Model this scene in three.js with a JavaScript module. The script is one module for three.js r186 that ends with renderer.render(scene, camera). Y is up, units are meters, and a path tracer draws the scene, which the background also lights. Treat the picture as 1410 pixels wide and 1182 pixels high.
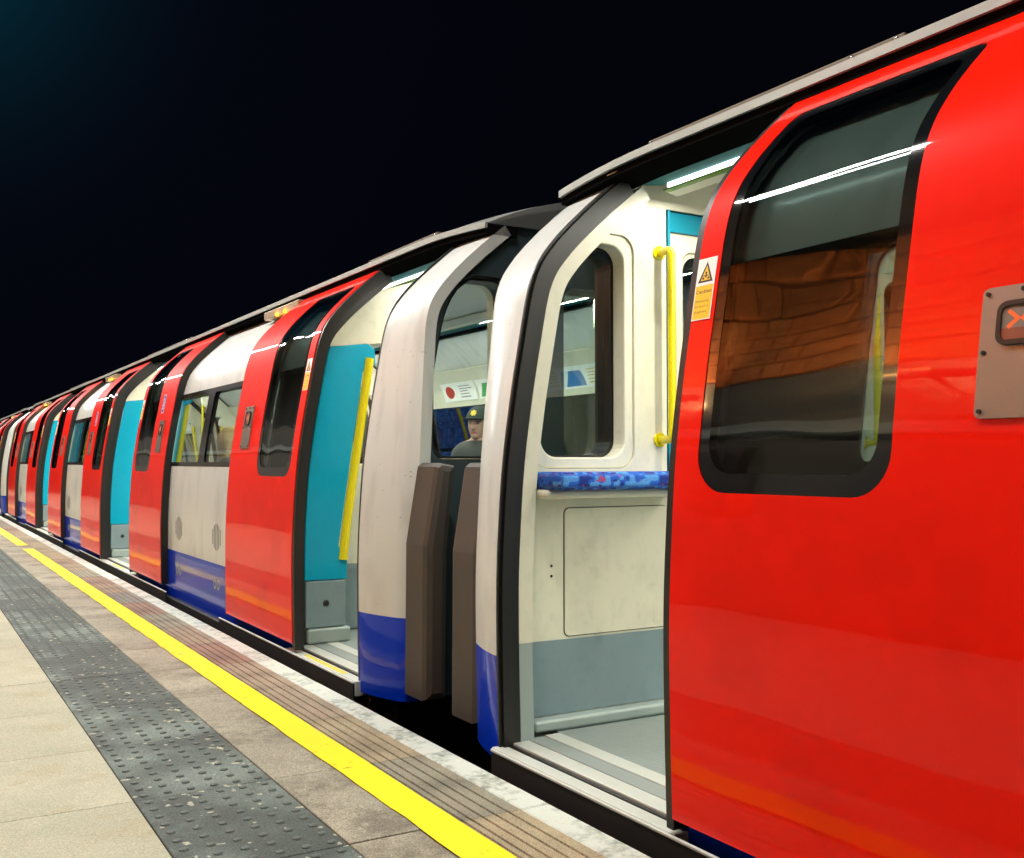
import * as THREE from 'three';
import { RoundedBoxGeometry } from 'three/addons/geometries/RoundedBoxGeometry.js';
import { MarchingCubes } from 'three/addons/objects/MarchingCubes.js';
import { RectAreaLightUniformsLib } from 'three/addons/lights/RectAreaLightUniformsLib.js';
import * as BGU from 'three/addons/utils/BufferGeometryUtils.js';

// ------------------------------------------------------------------ camera, sky, light, exposure
const scene = new THREE.Scene();
const YAW = THREE.MathUtils.degToRad(30.742), PITCH = THREE.MathUtils.degToRad(1.855);
const camera = new THREE.PerspectiveCamera(45.19, 1024 / 858, 0.05, 1200);
camera.position.set(0, 0.957, 0);
camera.lookAt(Math.sin(YAW) * Math.cos(PITCH), 0.957 + Math.sin(PITCH), -Math.cos(YAW) * Math.cos(PITCH));

const renderer = new THREE.WebGLRenderer({ antialias: true });
renderer.setSize(1024, 858);
renderer.toneMapping = THREE.LinearToneMapping;
renderer.toneMappingExposure = 1.25;
renderer.shadowMap.enabled = true;
RectAreaLightUniformsLib.init();

{ // night sky: near black navy, with a faint teal glow over the far end of the line
  const w = 256, h = 128, d = new Float32Array(w * h * 4);
  const g = new THREE.Vector3(-0.02, 0.43, -0.9).normalize(), v = new THREE.Vector3();
  for (let j = 0; j < h; j++) for (let i = 0; i < w; i++) {
    const phi = ((i + 0.5) / w - 0.5) * Math.PI * 2, th = ((j + 0.5) / h - 0.5) * Math.PI;
    v.set(Math.cos(th) * Math.cos(phi), Math.sin(th), Math.cos(th) * Math.sin(phi));
    const c = Math.acos(Math.min(1, Math.max(-1, v.dot(g))));
    const k = Math.exp(-c * c / 0.016), k2 = Math.exp(-c * c / 0.16), o = (j * w + i) * 4;
    d[o] = 0.0009 + 0.0003 * k2; d[o + 1] = 0.0010 + 0.022 * k + 0.0008 * k2; d[o + 2] = 0.0024 + 0.034 * k + 0.002 * k2; d[o + 3] = 1;
  }
  const sky = new THREE.DataTexture(d, w, h, THREE.RGBAFormat, THREE.FloatType);
  sky.mapping = THREE.EquirectangularReflectionMapping; sky.magFilter = THREE.LinearFilter; sky.minFilter = THREE.LinearFilter; sky.needsUpdate = true;
  scene.background = sky; scene.environment = sky;
}
const moon = new THREE.DirectionalLight(0xcfd8ff, 0.01);
moon.position.set(-20, 40, 10); moon.castShadow = true; moon.shadow.camera.left = -30; moon.shadow.camera.right = 30; moon.shadow.camera.top = 30; moon.shadow.camera.bottom = -30; moon.shadow.camera.far = 150;
scene.add(moon);
const PLATFORM_LAMP = 185, CAR_LAMP = 90;       // luminance of the platform tubes and of the car ceiling tubes

// ------------------------------------------------------------------ helpers
let seed = 7;
const rnd = () => { seed = (seed * 1664525 + 1013904223) >>> 0; return seed / 4294967296; };
const used = {};
function numbered(n) { const k = used[n] = (used[n] ?? -1) + 1; return k ? n + '_' + String(k).padStart(3, '0') : n; }
const lin = (r, g, b) => new THREE.Color().setRGB(r, g, b);
function tag(o, label, category, group, kind) {
  if (label) o.userData.label = label; if (category) o.userData.category = category;
  if (group) o.userData.group = group; if (kind) o.userData.kind = kind; return o;
}
function mesh(name, geo, mat, parent) {
  const m = new THREE.Mesh(geo, mat); m.name = name; m.castShadow = m.receiveShadow = true;
  if (parent) parent.add(m); return m;
}
// value noise
const hsh = (x, y, s) => { let h = (x * 374761393 + y * 668265263 + s * 974711) | 0; h = Math.imul(h ^ (h >>> 13), 1274126177); return ((h ^ (h >>> 16)) >>> 0) / 4294967296; };
function vn(x, y, per, s) {
  const xi = Math.floor(x), yi = Math.floor(y), fx = x - xi, fy = y - yi, u = fx * fx * (3 - 2 * fx), v = fy * fy * (3 - 2 * fy);
  const m = (a) => ((a % per) + per) % per, a = hsh(m(xi), m(yi), s), b = hsh(m(xi + 1), m(yi), s), c = hsh(m(xi), m(yi + 1), s), d = hsh(m(xi + 1), m(yi + 1), s);
  return a + (b - a) * u + (c - a) * v + (a - b - c + d) * u * v;
}
const fbm = (u, v, f, oct, s) => { let a = 0.5, t = 0, n = 0; for (let i = 0; i < oct; i++) { t += a * vn(u * f, v * f, f, s + i); n += a; a *= 0.55; f *= 2; } return t / n; };
const sstep = (a, b, x) => { const t = Math.min(1, Math.max(0, (x - a) / (b - a))); return t * t * (3 - 2 * t); };
function tex(size, fn, srgb = true, rep = 1) {      // fn(u,v) -> [r,g,b] 0..1 in sRGB (colour) or plain values
  const d = new Uint8Array(size * size * 4);
  for (let j = 0; j < size; j++) for (let i = 0; i < size; i++) {
    const c = fn((i + 0.5) / size, (j + 0.5) / size), o = (j * size + i) * 4;
    for (let k = 0; k < 3; k++) d[o + k] = Math.max(0, Math.min(255, c[k] * 255)); d[o + 3] = 255;
  }
  const t = new THREE.DataTexture(d, size, size); t.wrapS = t.wrapT = THREE.RepeatWrapping; t.magFilter = THREE.LinearFilter; t.minFilter = THREE.LinearMipmapLinearFilter; t.generateMipmaps = true;
  if (srgb) t.colorSpace = THREE.SRGBColorSpace; t.repeat.set(rep, rep); t.needsUpdate = true; return t;
}
const mixc = (a, b, t) => [a[0] + (b[0] - a[0]) * t, a[1] + (b[1] - a[1]) * t, a[2] + (b[2] - a[2]) * t];
const std = (o) => new THREE.MeshStandardMaterial(o), phy = (o) => new THREE.MeshPhysicalMaterial(o);

// ------------------------------------------------------------------ materials
const grain = tex(256, (u, v) => { const n = 0.55 * hsh(u * 256 | 0, v * 256 | 0, 3) + 0.45 * fbm(u, v, 16, 4, 5); return [n, n, n]; }, false, 4);
const T = {
  paving: tex(512, (u, v) => {
    const g = hsh(u * 512 | 0, v * 512 | 0, 1), a = fbm(u, v, 5, 5, 2), st = sstep(0.6, 0.78, fbm(u, v, 9, 4, 8));
    let c = mixc([0.64, 0.64, 0.555], [0.77, 0.765, 0.675], a); c = mixc(c, [0.66, 0.60, 0.47], st * 0.35);
    const k = 0.86 + 0.24 * g; return c.map((x) => x * k);
  }, true, 0.8),
  tactile: tex(512, (u, v) => {
    const g = hsh(u * 512 | 0, v * 512 | 0, 4), a = fbm(u, v, 4, 5, 12), sp = fbm(u, v, 40, 2, 15);
    let c = mixc([0.25, 0.285, 0.27], [0.43, 0.48, 0.455], sstep(0.3, 0.75, a)); c = mixc(c, [0.72, 0.71, 0.62], sstep(0.78, 0.84, sp) * 0.85);
    const k = 0.7 + 0.6 * g; return c.map((x) => x * k);
  }, true, 0.9),
  margin: tex(512, (u, v) => {
    const g = hsh(u * 512 | 0, v * 512 | 0, 6), a = fbm(u, v, 4, 5, 22), b = sstep(0.38, 0.75, 0.7 * fbm(u, v, 6, 6, 27) + 0.3 * fbm(u, v, 48, 3, 29));
    let c = mixc([0.52, 0.50, 0.44], [0.66, 0.64, 0.56], a); c = mixc(c, [0.34, 0.32, 0.27], b * 0.6);
    const k = 0.74 + 0.5 * g; return c.map((x) => x * k);
  }, true, 0.8),
  tile: tex(512, (u, v) => {
    const g = hsh(u * 512 | 0, v * 512 | 0, 9), a = fbm(u, v, 5, 4, 32);
    const k = 0.55 + 0.5 * g + 0.4 * (a - 0.5); return [k, k, k];
  }, true, 1.3),
  coping: tex(512, (u, v) => {
    const a = fbm(u, v, 6, 6, 41), b = fbm(u, v, 20, 4, 45), g = hsh(u * 512 | 0, v * 512 | 0, 7);
    const e = fbm(u, v, 64, 3, 48), w = sstep(0.48, 0.74, 0.42 * a + 0.3 * b + 0.28 * e); let c = mixc([0.80, 0.82, 0.78], [0.44, 0.47, 0.43], w * 0.75); const k = 0.93 + 0.1 * g; return c.map((x) => x * k);
  }, true, 1.1),
  yellow: tex(512, (u, v) => {
    const a = fbm(u, v, 10, 5, 51), b = fbm(u, v, 40, 3, 55), w = sstep(0.66, 0.8, 0.5 * a + 0.5 * b);
    return mixc([1.0, 0.89, 0.0], [0.52, 0.47, 0.22], w * 0.7);
  }, true, 0.9),
  moquette: tex(256, (u, v) => {
    const n = vn(u * 16, v * 16, 16, 61), m = vn(u * 20 + 5, v * 20, 20, 62), g = hsh(u * 256 | 0, v * 256 | 0, 63);
    let c = [0.10, 0.34, 0.74]; if (n > 0.6) c = [0.30, 0.56, 0.84]; if (n < 0.25) c = [0.06, 0.18, 0.52]; if (m > 0.86) c = [0.62, 0.26, 0.46]; if (m < 0.12) c = [0.18, 0.12, 0.42];
    return c.map((x) => x * (0.8 + 0.4 * g));
  }, true, 3),
  dirt: tex(512, (u, v) => { // faint vertical wash marks and specks on body paint
    const s = fbm(u, v * 0.25, 32, 3, 71), a = fbm(u, v, 6, 4, 74), sp = hsh(u * 512 | 0, v * 512 | 0, 75) > 0.9995 ? 0.35 : 0;
    const k = 1 - 0.05 * sstep(0.5, 0.8, s) - 0.05 * sstep(0.5, 0.75, a) - sp; return [k, k, k * 0.99];
  }, true, 0.5),
  dirtSoft: tex(512, (u, v) => { const a = fbm(u, v, 8, 4, 77), k = 1 - 0.05 * sstep(0.45, 0.8, a); return [k, k, k]; }, true, 0.5),
  scuff: tex(512, (u, v) => { const a = fbm(u, v, 7, 5, 101), b = fbm(u, v * 0.6, 48, 3, 104), m = sstep(0.66, 0.74, fbm(u * 0.999, v, 24, 3, 107)) * sstep(0.5, 0.7, a); const k = 1 - 0.04 * sstep(0.45, 0.8, a) - 0.03 * sstep(0.5, 0.9, b) - 0.03 * m; return [k, k * 0.995, k * 0.98]; }, true, 0.9),
  brick: tex(256, (u, v) => { const g = hsh(u * 256 | 0, v * 256 | 0, 91), a = fbm(u, v, 6, 4, 92); const k = 0.72 + 0.3 * a + 0.12 * g; return [0.92 * k, 0.56 * k, 0.30 * k]; }, true, 1),
  concrete: tex(256, (u, v) => { const g = hsh(u * 256 | 0, v * 256 | 0, 95), a = fbm(u, v, 4, 5, 96); const k = 0.31 + 0.12 * a + 0.05 * g; return [k, k * 0.97, k * 0.92]; }, true, 0.6),
};
const ribs = tex(128, (u, v) => { const k = 0.5 + 0.5 * Math.sign(Math.sin(v * Math.PI * 2 * 4)) * Math.min(1, Math.abs(Math.sin(v * Math.PI * 8)) * 3); return [k, k, k]; }, false, 12.5);
const M = {
  paving: std({ map: T.paving, roughness: 0.82, bumpMap: grain, bumpScale: 0.0012 }),
  tactile: std({ map: T.tactile, roughness: 0.72, bumpMap: grain, bumpScale: 0.0014 }),
  blister: std({ map: T.tactile, color: lin(1.0, 1.0, 1.0), roughness: 0.6 }),
  margin: std({ map: T.margin, roughness: 0.7, bumpMap: grain, bumpScale: 0.0015 }),
  coping: std({ map: T.coping, roughness: 0.6, bumpMap: grain, bumpScale: 0.001 }),
  tiles: [[0.68, 0.61, 0.52], [0.63, 0.61, 0.53], [0.66, 0.54, 0.47], [0.74, 0.68, 0.55], [0.58, 0.58, 0.54]].map((c) => std({ map: T.tile, color: new THREE.Color(c[0], c[1], c[2]).convertSRGBToLinear(), roughness: 0.6, bumpMap: grain, bumpScale: 0.0012 })),
  yellowLine: std({ map: T.yellow, roughness: 0.45, bumpMap: grain, bumpScale: 0.0008 }),
  mortar: std({ color: lin(0.045, 0.043, 0.038), roughness: 0.95 }),
  red: phy({ color: lin(0.90, 0.010, 0.001), map: T.dirtSoft, roughness: 0.4, specularIntensity: 0.1, clearcoat: 0.45, clearcoatRoughness: 0.03 }),
  white: phy({ color: lin(0.63, 0.655, 0.645), map: T.dirt, roughness: 0.45, clearcoat: 0.4, clearcoatRoughness: 0.16 }),
  blue: phy({ color: lin(0.0, 0.03, 0.50), map: T.dirtSoft, roughness: 0.4, specularIntensity: 0.1, clearcoat: 0.6, clearcoatRoughness: 0.05 }),
  slate: phy({ color: lin(0.025, 0.042, 0.05), roughness: 0.5, clearcoat: 0.3, clearcoatRoughness: 0.3 }),
  gutter: std({ color: lin(0.33, 0.36, 0.34), roughness: 0.45, metalness: 0.3, bumpMap: grain, bumpScale: 0.0005 }),
  roof: std({ color: lin(0.16, 0.17, 0.165), roughness: 0.7 }),
  drip: std({ color: lin(0.13, 0.105, 0.08), roughness: 0.6, metalness: 0.3 }),
  rubber: std({ color: lin(0.008, 0.008, 0.008), roughness: 0.38 }),
  rubberGrey: std({ color: lin(0.013, 0.011, 0.010), roughness: 0.36 }),
  barrier: std({ color: lin(0.055, 0.047, 0.04), roughness: 0.55, bumpMap: grain, bumpScale: 0.001 }),
  black: std({ color: lin(0.008, 0.008, 0.008), roughness: 0.6 }),
  void: phy({ color: lin(0.005, 0.005, 0.005), roughness: 1, specularIntensity: 0 }),
  blackGlass: phy({ color: lin(0.006, 0.007, 0.008), roughness: 0.08, clearcoat: 1, clearcoatRoughness: 0.03 }),
  surround: phy({ color: lin(0.012, 0.009, 0.008), roughness: 0.2, clearcoat: 0.6, clearcoatRoughness: 0.1 }),
  glass: phy({ color: lin(0.80, 0.86, 0.84), roughness: 0.0, transmission: 1, thickness: 0, ior: 1.52 }),
  doorGlass: phy({ color: lin(0.52, 0.58, 0.57), roughness: 0.02, transmission: 1, thickness: 0, ior: 1.6 }),
  cream: phy({ color: lin(0.76, 0.735, 0.60), map: T.scuff, roughness: 0.38, clearcoat: 0.3, clearcoatRoughness: 0.2 }),
  ceiling: std({ color: lin(0.74, 0.72, 0.62), roughness: 0.5 }),
  teal: std({ color: lin(0.0, 0.12, 0.145), roughness: 0.85 }),
  tealTrim: std({ color: lin(0.0, 0.24, 0.36), roughness: 0.35 }),
  cyan: phy({ color: lin(0.0, 0.36, 0.56), roughness: 0.35, specularIntensity: 0.2, clearcoat: 0.4, clearcoatRoughness: 0.15 }),
  kick: std({ color: lin(0.20, 0.28, 0.315), map: T.scuff, roughness: 0.45 }),
  skirting: std({ color: lin(0.33, 0.40, 0.38), roughness: 0.4, metalness: 0.1 }),
  floor: std({ color: lin(0.23, 0.28, 0.275), map: T.scuff, roughness: 0.6, bumpMap: ribs, bumpScale: 0.002 }),
  tread: std({ color: lin(0.58, 0.61, 0.58), map: T.scuff, roughness: 0.42, metalness: 0.25 }),
  treadDark: std({ color: lin(0.27, 0.31, 0.30), roughness: 0.5, metalness: 0.2 }),
  stepYellow: std({ color: lin(0.62, 0.55, 0.04), roughness: 0.5 }),
  handrail: phy({ color: lin(0.84, 0.70, 0.0), roughness: 0.25, clearcoat: 0.6, clearcoatRoughness: 0.1 }),
  steel: std({ color: lin(0.30, 0.275, 0.25), roughness: 0.38, metalness: 0.75, bumpMap: grain, bumpScale: 0.0003 }),
  darkPlate: std({ color: lin(0.06, 0.05, 0.045), roughness: 0.4, metalness: 0.4 }),
  screw: std({ color: lin(0.05, 0.045, 0.04), roughness: 0.4, metalness: 0.6 }),
  chrome: std({ color: lin(0.5, 0.5, 0.48), roughness: 0.25, metalness: 0.9 }),
  brass: std({ color: lin(0.42, 0.33, 0.2), roughness: 0.35, metalness: 0.7 }),
  moquette: std({ map: T.moquette, roughness: 0.9 }),
  brick: std({ map: T.brick, roughness: 0.8, bumpMap: grain, bumpScale: 0.002 }),
  bricks: [[1, 1, 1], [0.8, 0.74, 0.7], [1.0, 0.86, 0.72]].map((c) => std({ map: T.brick, color: lin(c[0], c[1], c[2]), roughness: 0.8, bumpMap: grain, bumpScale: 0.002 })),
  concrete: std({ map: T.concrete, roughness: 0.85 }),
  dark: std({ color: lin(0.02, 0.019, 0.018), roughness: 0.9 }),
  tube: std({ color: 0xffffff, emissive: lin(1, 0.98, 0.90), emissiveIntensity: 6 }),
  trimGreen: std({ color: lin(0.16, 0.30, 0.05), roughness: 0.4 }),
  carTube: std({ color: 0xffffff, emissive: lin(1, 0.99, 0.90), emissiveIntensity: 3 }),
  amberTube: std({ color: lin(0.9, 0.6, 0.3), emissive: lin(1, 0.6, 0.25), emissiveIntensity: 2 }),
  amber: std({ color: lin(0.8, 0.3, 0.02), emissive: lin(1, 0.33, 0.02), emissiveIntensity: 3 }),
};

// ------------------------------------------------------------------ the ground, track and platform
const EDGE = 1.588, PITCHA = 0.617, JOINT0 = 2.461 - PITCHA * 6;   // platform edge, joint spacing, first joint
const ground = mesh('ground', new THREE.PlaneGeometry(900, 900).rotateX(-Math.PI / 2).translate(0, -1.05, 0), M.dark, scene);
tag(ground, 'dark ballast ground under the train and beyond', 'ground', null, 'structure');
const platform = mesh('platform', new THREE.BoxGeometry(4.4, 1.03, 75).translate(-0.62, -0.521, -28), M.mortar, scene);
tag(platform, 'station platform with pale slabs, tactile strip and yellow line', 'platform', null, 'structure');
platform.position.set(0, 0, 0);

function slabGeo(w, l, t, ch, du, dv) {        // chamfered slab, top at y = 0, centred
  const x = w / 2, z = l / 2, p = [], uv = [], idx = [];
  const ring = (xx, y, zz) => { const b = p.length / 3; for (const [a, c] of [[-1, -1], [1, -1], [1, 1], [-1, 1]]) { p.push(a * xx, y, c * zz); uv.push(a * xx + du, c * zz + dv); } return b; };
  const quad = (a, b, c, d) => idx.push(a, c, b, a, d, c);
  const t0 = ring(x - ch, 0, z - ch); quad(t0, t0 + 1, t0 + 2, t0 + 3);
  const rings = [[x - ch, 0, z - ch], [x, -ch * 0.8, z], [x, -t, z]];
  for (let k = 0; k < 2; k++) for (let i = 0; i < 4; i++) {
    const c4 = [[-1, -1], [1, -1], [1, 1], [-1, 1]], A = c4[i], B = c4[(i + 1) % 4], r0 = rings[k], r1 = rings[k + 1], b = p.length / 3;
    for (const [q, r] of [[A, r0], [B, r0], [B, r1], [A, r1]]) { p.push(q[0] * r[0], r[1], q[1] * r[2]); uv.push(q[0] * r[0] + du, q[1] * r[2] + dv + r[1]); }
    idx.push(b, b + 1, b + 2, b, b + 2, b + 3);
  }
  const g = new THREE.BufferGeometry(); g.setAttribute('position', new THREE.Float32BufferAttribute(p, 3)); g.setAttribute('uv', new THREE.Float32BufferAttribute(uv, 2)); g.setIndex(idx); g.computeVertexNormals(); return g;
}
function groovedGeo(x0, x1, l, du, dv, gr) {   // slab with real grooves along its length
  const prof = [[x0, -0.03], [x0, -0.002], [x0 + 0.002, 0]]; const gw = 0.0042, gd = 0.006;
  for (const g of gr) prof.push([g - gw, 0], [g - gw * 0.7, -gd], [g + gw * 0.7, -gd], [g + gw, 0]);
  prof.push([x1 - 0.002, 0], [x1, -0.002], [x1, -0.03]);
  const p = [], uv = [], idx = [];
  for (let i = 0; i + 1 < prof.length; i++) {
    const a = prof[i], b = prof[i + 1], k = p.length / 3;
    p.push(a[0], a[1], l / 2, b[0], b[1], l / 2, b[0], b[1], -l / 2, a[0], a[1], -l / 2);
    uv.push(a[0] + du, dv, b[0] + du, dv, b[0] + du, dv + l, a[0] + du, dv + l); idx.push(k, k + 1, k + 2, k, k + 2, k + 3);
  }
  for (const s of [1, -1]) { const k = p.length / 3; p.push(x0, 0, s * l / 2, x1, 0, s * l / 2, x1, -0.03, s * l / 2, x0, -0.03, s * l / 2); uv.push(0, 0, 0.1, 0, 0.1, 0.03, 0, 0.03); s > 0 ? idx.push(k, k + 2, k + 1, k, k + 3, k + 2) : idx.push(k, k + 1, k + 2, k, k + 2, k + 3); }
  const g = new THREE.BufferGeometry(); g.setAttribute('position', new THREE.Float32BufferAttribute(p, 3)); g.setAttribute('uv', new THREE.Float32BufferAttribute(uv, 2)); g.setIndex(idx); g.computeVertexNormals(); return g;
}
{
  const strips = [ // name, x0, x1, material, near rows as pieces
    ['paving_slab', -0.63, -0.02, M.paving], ['paving_slab', -0.02, 0.588, M.paving], ['tactile_slab', 0.588, 0.988, M.tactile],
    ['margin_slab', 0.988, 1.300, M.margin], ['coping_stone', 1.494, EDGE, M.coping]];
  const NEAR = 24, ALL = 110, gap = 0.0035;
  const far = new Map();
  const addFar = (m, g, x, y, z) => { if (!far.has(m)) far.set(m, []); far.get(m).push(g.clone().translate(x, y, z)); };
  for (const [nm, x0, x1, m] of strips) {
    const variants = []; for (let k = 0; k < 5; k++) variants.push(slabGeo(x1 - x0 - gap, PITCHA - gap, 0.03, nm === 'coping_stone' ? 0.004 : 0.002, k * 0.37 + x0, k * 0.61));
    for (let i = 0; i < ALL; i++) {
      const a = JOINT0 + (i + 0.5) * PITCHA, g = variants[Math.floor(rnd() * 5)], y = (rnd() - 0.5) * 0.0018;
      if (i < NEAR) { const s = mesh(nm, g, m, platform); s.position.set((x0 + x1) / 2, y, -a); s.rotation.x = (rnd() - 0.5) * 0.003; s.rotation.z = (rnd() - 0.5) * 0.003; }
      else addFar(m, g, (x0 + x1) / 2, y, -a);
    }
  }
  const gr = [1.311, 1.336, 1.372, 1.411, 1.452], gv = []; for (let k = 0; k < 3; k++) gv.push(groovedGeo(1.3015, 1.4925, PITCHA - gap, k * 0.31, k * 0.43, gr));
  for (let i = 0; i < ALL; i++) {
    const a = JOINT0 + (i + 0.5) * PITCHA, g = gv[i % 3], m = M.tiles[[0, 0, 3, 3, 3, 3, 1, 3, 0, 0, 2, 0, 1, 2, 4, 0, 2, 1][i % 18]];
    if (i < NEAR) { const s = mesh('grooved_tile', g, m, platform); s.position.set(0, (rnd() - 0.5) * 0.0015, -a); }
    else addFar(m, g, 0, (rnd() - 0.5) * 0.0015, -a);
  }
  for (let i = 0; i < ALL; i++) for (let c = 0; c < 3; c++) { // the back of the platform, out of the picture
    const a = JOINT0 + (i + 0.5) * PITCHA; addFar(M.paving, slabGeo(0.61 - gap, PITCHA - gap, 0.03, 0.002, c * 0.4, i * 0.3), -0.935 - c * 0.61, 0, -a);
  }
  let k = 0; for (const [m, gs] of far) { const f = mesh('distant_paving', BGU.mergeGeometries(gs), m, platform); f.userData.kind = 'stuff'; k++; }
  // blisters of the tactile strip
  const bl = new THREE.LatheGeometry([[0.0125, -0.001], [0.0115, 0.0024], [0.0085, 0.0037], [0, 0.004]].map((q) => new THREE.Vector2(q[0], q[1])), 12);
  const spots = [];
  for (let i = 0; i < 62; i++) for (let c = 0; c < 6; c++) for (let r = 0; r < 9; r++) {
    const a = JOINT0 + i * PITCHA + (r + 0.5) * PITCHA / 9, x = 0.588 + (c + 0.5) * 0.4 / 6; spots.push([x, a]);
  }
  const seen = spots.filter(([x, a]) => a > 1.95).sort((p, q) => p[1] - q[1]);
  seen.slice(0, 300).forEach(([x, a]) => { const s = mesh('blister', bl, M.blister, platform); s.position.set(x, 0, -a); });
  const rest = seen.slice(300).concat(spots.filter(([x, a]) => a <= 1.95)), im = new THREE.InstancedMesh(bl, M.blister, rest.length), mt = new THREE.Matrix4();
  rest.forEach(([x, a], i) => im.setMatrixAt(i, mt.makeTranslation(x, 0, -a))); im.name = 'distant_blisters'; im.userData.kind = 'stuff'; platform.add(im);
  // the yellow line is paint: a thin sheet with slightly uneven edges, broken once
  for (const [a0, a1] of [[-1.5, 12.55], [13.05, 60]]) {
    const n = Math.round((a1 - a0) / 0.05), p = [], uv = [], idx = [];
    for (let i = 0; i <= n; i++) {
      const a = a0 + (a1 - a0) * i / n, e0 = (vn(a * 9, 0, 4096, 17) - 0.5) * 0.008, e1 = (vn(a * 9, 3, 4096, 18) - 0.5) * 0.003;
      p.push(1.184 + e0, 0.0042, -a, 1.2985 + e1, 0.0042, -a); uv.push(1.184 + e0, a, 1.3 + e1, a); if (i < n) { const b = i * 2; idx.push(b, b + 1, b + 3, b, b + 3, b + 2); }
    }
    const g = new THREE.BufferGeometry(); g.setAttribute('position', new THREE.Float32BufferAttribute(p, 3)); g.setAttribute('uv', new THREE.Float32BufferAttribute(uv, 2)); g.setIndex(idx); g.computeVertexNormals();
    mesh('yellow_line', g, M.yellowLine, platform);
  }
}

// ------------------------------------------------------------------ station building behind the camera and its lamps (seen mirrored in the train)
{
  const w = new THREE.Group(); w.name = 'station_wall'; scene.add(w); w.position.set(-2.9, 0, -8);
  tag(w, 'grey station wall with rows of orange brick panels along the platform back', 'wall');
  mesh('wall_base', new THREE.BoxGeometry(0.3, 3.1, 62).translate(0, 1.55, -6), M.concrete, w);
  mesh('wall_top', new THREE.BoxGeometry(0.3, 1.68, 62).translate(-0.06, 3.94, -6), M.dark, w);
  mesh('string_course', new THREE.BoxGeometry(0.1, 0.14, 62).translate(0.2, 2.35, -6), M.gutter, w);
  const pg = new RoundedBoxGeometry(0.1, 0.215, 0.32, 1, 0.008);
  for (let r = 0; r < 6; r++) for (let i = 0; i < 49; i++) { const b = mesh('brick_panel', pg, M.bricks[(i * 7 + r * 3 + (i * r) % 5) % 3], w); b.position.set(0.11 + ((i * 5 + r * 2) % 4) * 0.006, 3.25 + r * 0.25, 9 - i * 0.36 - (r % 2) * 0.18); }
  for (let i = 0; i < 6; i++) { // warm lamps that wash the brick panels
    const l = new THREE.Group(); l.name = numbered('wall_lamp'); scene.add(l); l.position.set(-2.28, 2.78, 1.5 - i * 3);
    tag(l, 'amber wall washer lamp below the orange brick panels', 'lamp', 'amber lamps on the station wall');
    mesh('bracket', new THREE.BoxGeometry(0.46, 0.03, 0.05).translate(-0.24, -0.05, 0), M.darkPlate, l); mesh('hood', new RoundedBoxGeometry(0.07, 0.06, 1.3, 2, 0.01).translate(0.02, -0.03, 0), M.darkPlate, l); mesh('diffuser', new RoundedBoxGeometry(0.03, 0.03, 1.2, 2, 0.01).translate(-0.005, 0.018, 0), M.amberTube, l);
    const r = new THREE.RectAreaLight(lin(1, 0.62, 0.28), 900, 1.2, 0.05); r.position.set(-0.025, 0.036, 0); r.lookAt(l.position.clone().add(new THREE.Vector3(-0.45, 0.85, 0))); l.add(r);
  }
  const nb = mesh('notice_board', new RoundedBoxGeometry(0.12, 0.9, 0.7, 2, 0.02).translate(0.2, 1.6, 1.3), M.darkPlate, w);
  const cn = new THREE.Group(); cn.name = 'platform_canopy'; scene.add(cn); cn.position.set(-1.2, 4.78, -8);
  tag(cn, 'dark canopy roof over the back of the platform', 'canopy');
  mesh('canopy_roof', new THREE.BoxGeometry(3.5, 0.12, 62).translate(0, 0.06, -6), M.dark, cn);
  const gLamp = new RoundedBoxGeometry(0.16, 0.09, 1.56, 2, 0.02), gTube = new RoundedBoxGeometry(0.11, 0.03, 1.5, 2, 0.012);
  for (let i = 0; i < 13; i++) {
    const a = 1.5 + i * 2.9, l = new THREE.Group(); l.name = numbered('platform_lamp'); scene.add(l); l.position.set(0.46, 4.6, -a);
    tag(l, 'white fluorescent batten lamp hung under the platform canopy', 'lamp', 'lamps under the platform canopy');
    mesh('housing', gLamp.clone().translate(0, 0.06, 0), M.gutter, l); mesh('hanger', new THREE.BoxGeometry(0.03, 0.09, 0.03).translate(0, 0.14, 0), M.gutter, l);
    mesh('diffuser', gTube, M.tube, l);
    const r = new THREE.RectAreaLight(lin(1, 0.985, 0.93), PLATFORM_LAMP, 0.11, 1.5); r.position.set(0, -0.02, 0); r.rotation.x = -Math.PI / 2; l.add(r);
  }
}

// ------------------------------------------------------------------ train cars
// car space: X across (world metres), y up, s along the car from its nearer end; local mesh space: x = X - XC, y - YB, z = -(s - LEN/2)
const XC = 2.97, YB = -0.72, LEN = 17.33;
const PT = [[-0.4, 1.668], [0, 1.661], [0.2, 1.656], [0.37, 1.653], [0.54, 1.652], [0.7, 1.657], [0.95, 1.674], [1.18, 1.705], [1.34, 1.733], [1.488, 1.760], [1.54, 1.772], [1.58, 1.784], [1.62, 1.8], [1.66, 1.822], [1.7, 1.851], [1.76, 1.903], [1.84, 1.985], [1.94, 2.099], [2.05, 2.235]];
function px(y) {                      // outer face of the door leaves at height y (smooth cubic through the table)
  let i = 0; while (i < PT.length - 2 && y > PT[i + 1][0]) i++;
  const q = (k) => PT[Math.max(0, Math.min(PT.length - 1, k))], [y0, x0] = q(i), [y1, x1] = q(i + 1), h = y1 - y0, t = (y - y0) / h;
  const sl = (k) => { const a = q(k - 1), b = q(k + 1); return (b[1] - a[1]) / (b[0] - a[0]); };
  const m0 = sl(i) * h, m1 = sl(i + 1) * h, t2 = t * t, t3 = t2 * t;
  return (2 * t3 - 3 * t2 + 1) * x0 + (t3 - 2 * t2 + t) * m0 + (-2 * t3 + 3 * t2) * x1 + (t3 - t2) * m1;
}
function pn(y) { const d = (px(y + 0.004) - px(y - 0.004)) / 0.008, l = Math.hypot(1, d); return [-1 / l, d / l]; }  // outward normal (X, y)
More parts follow.
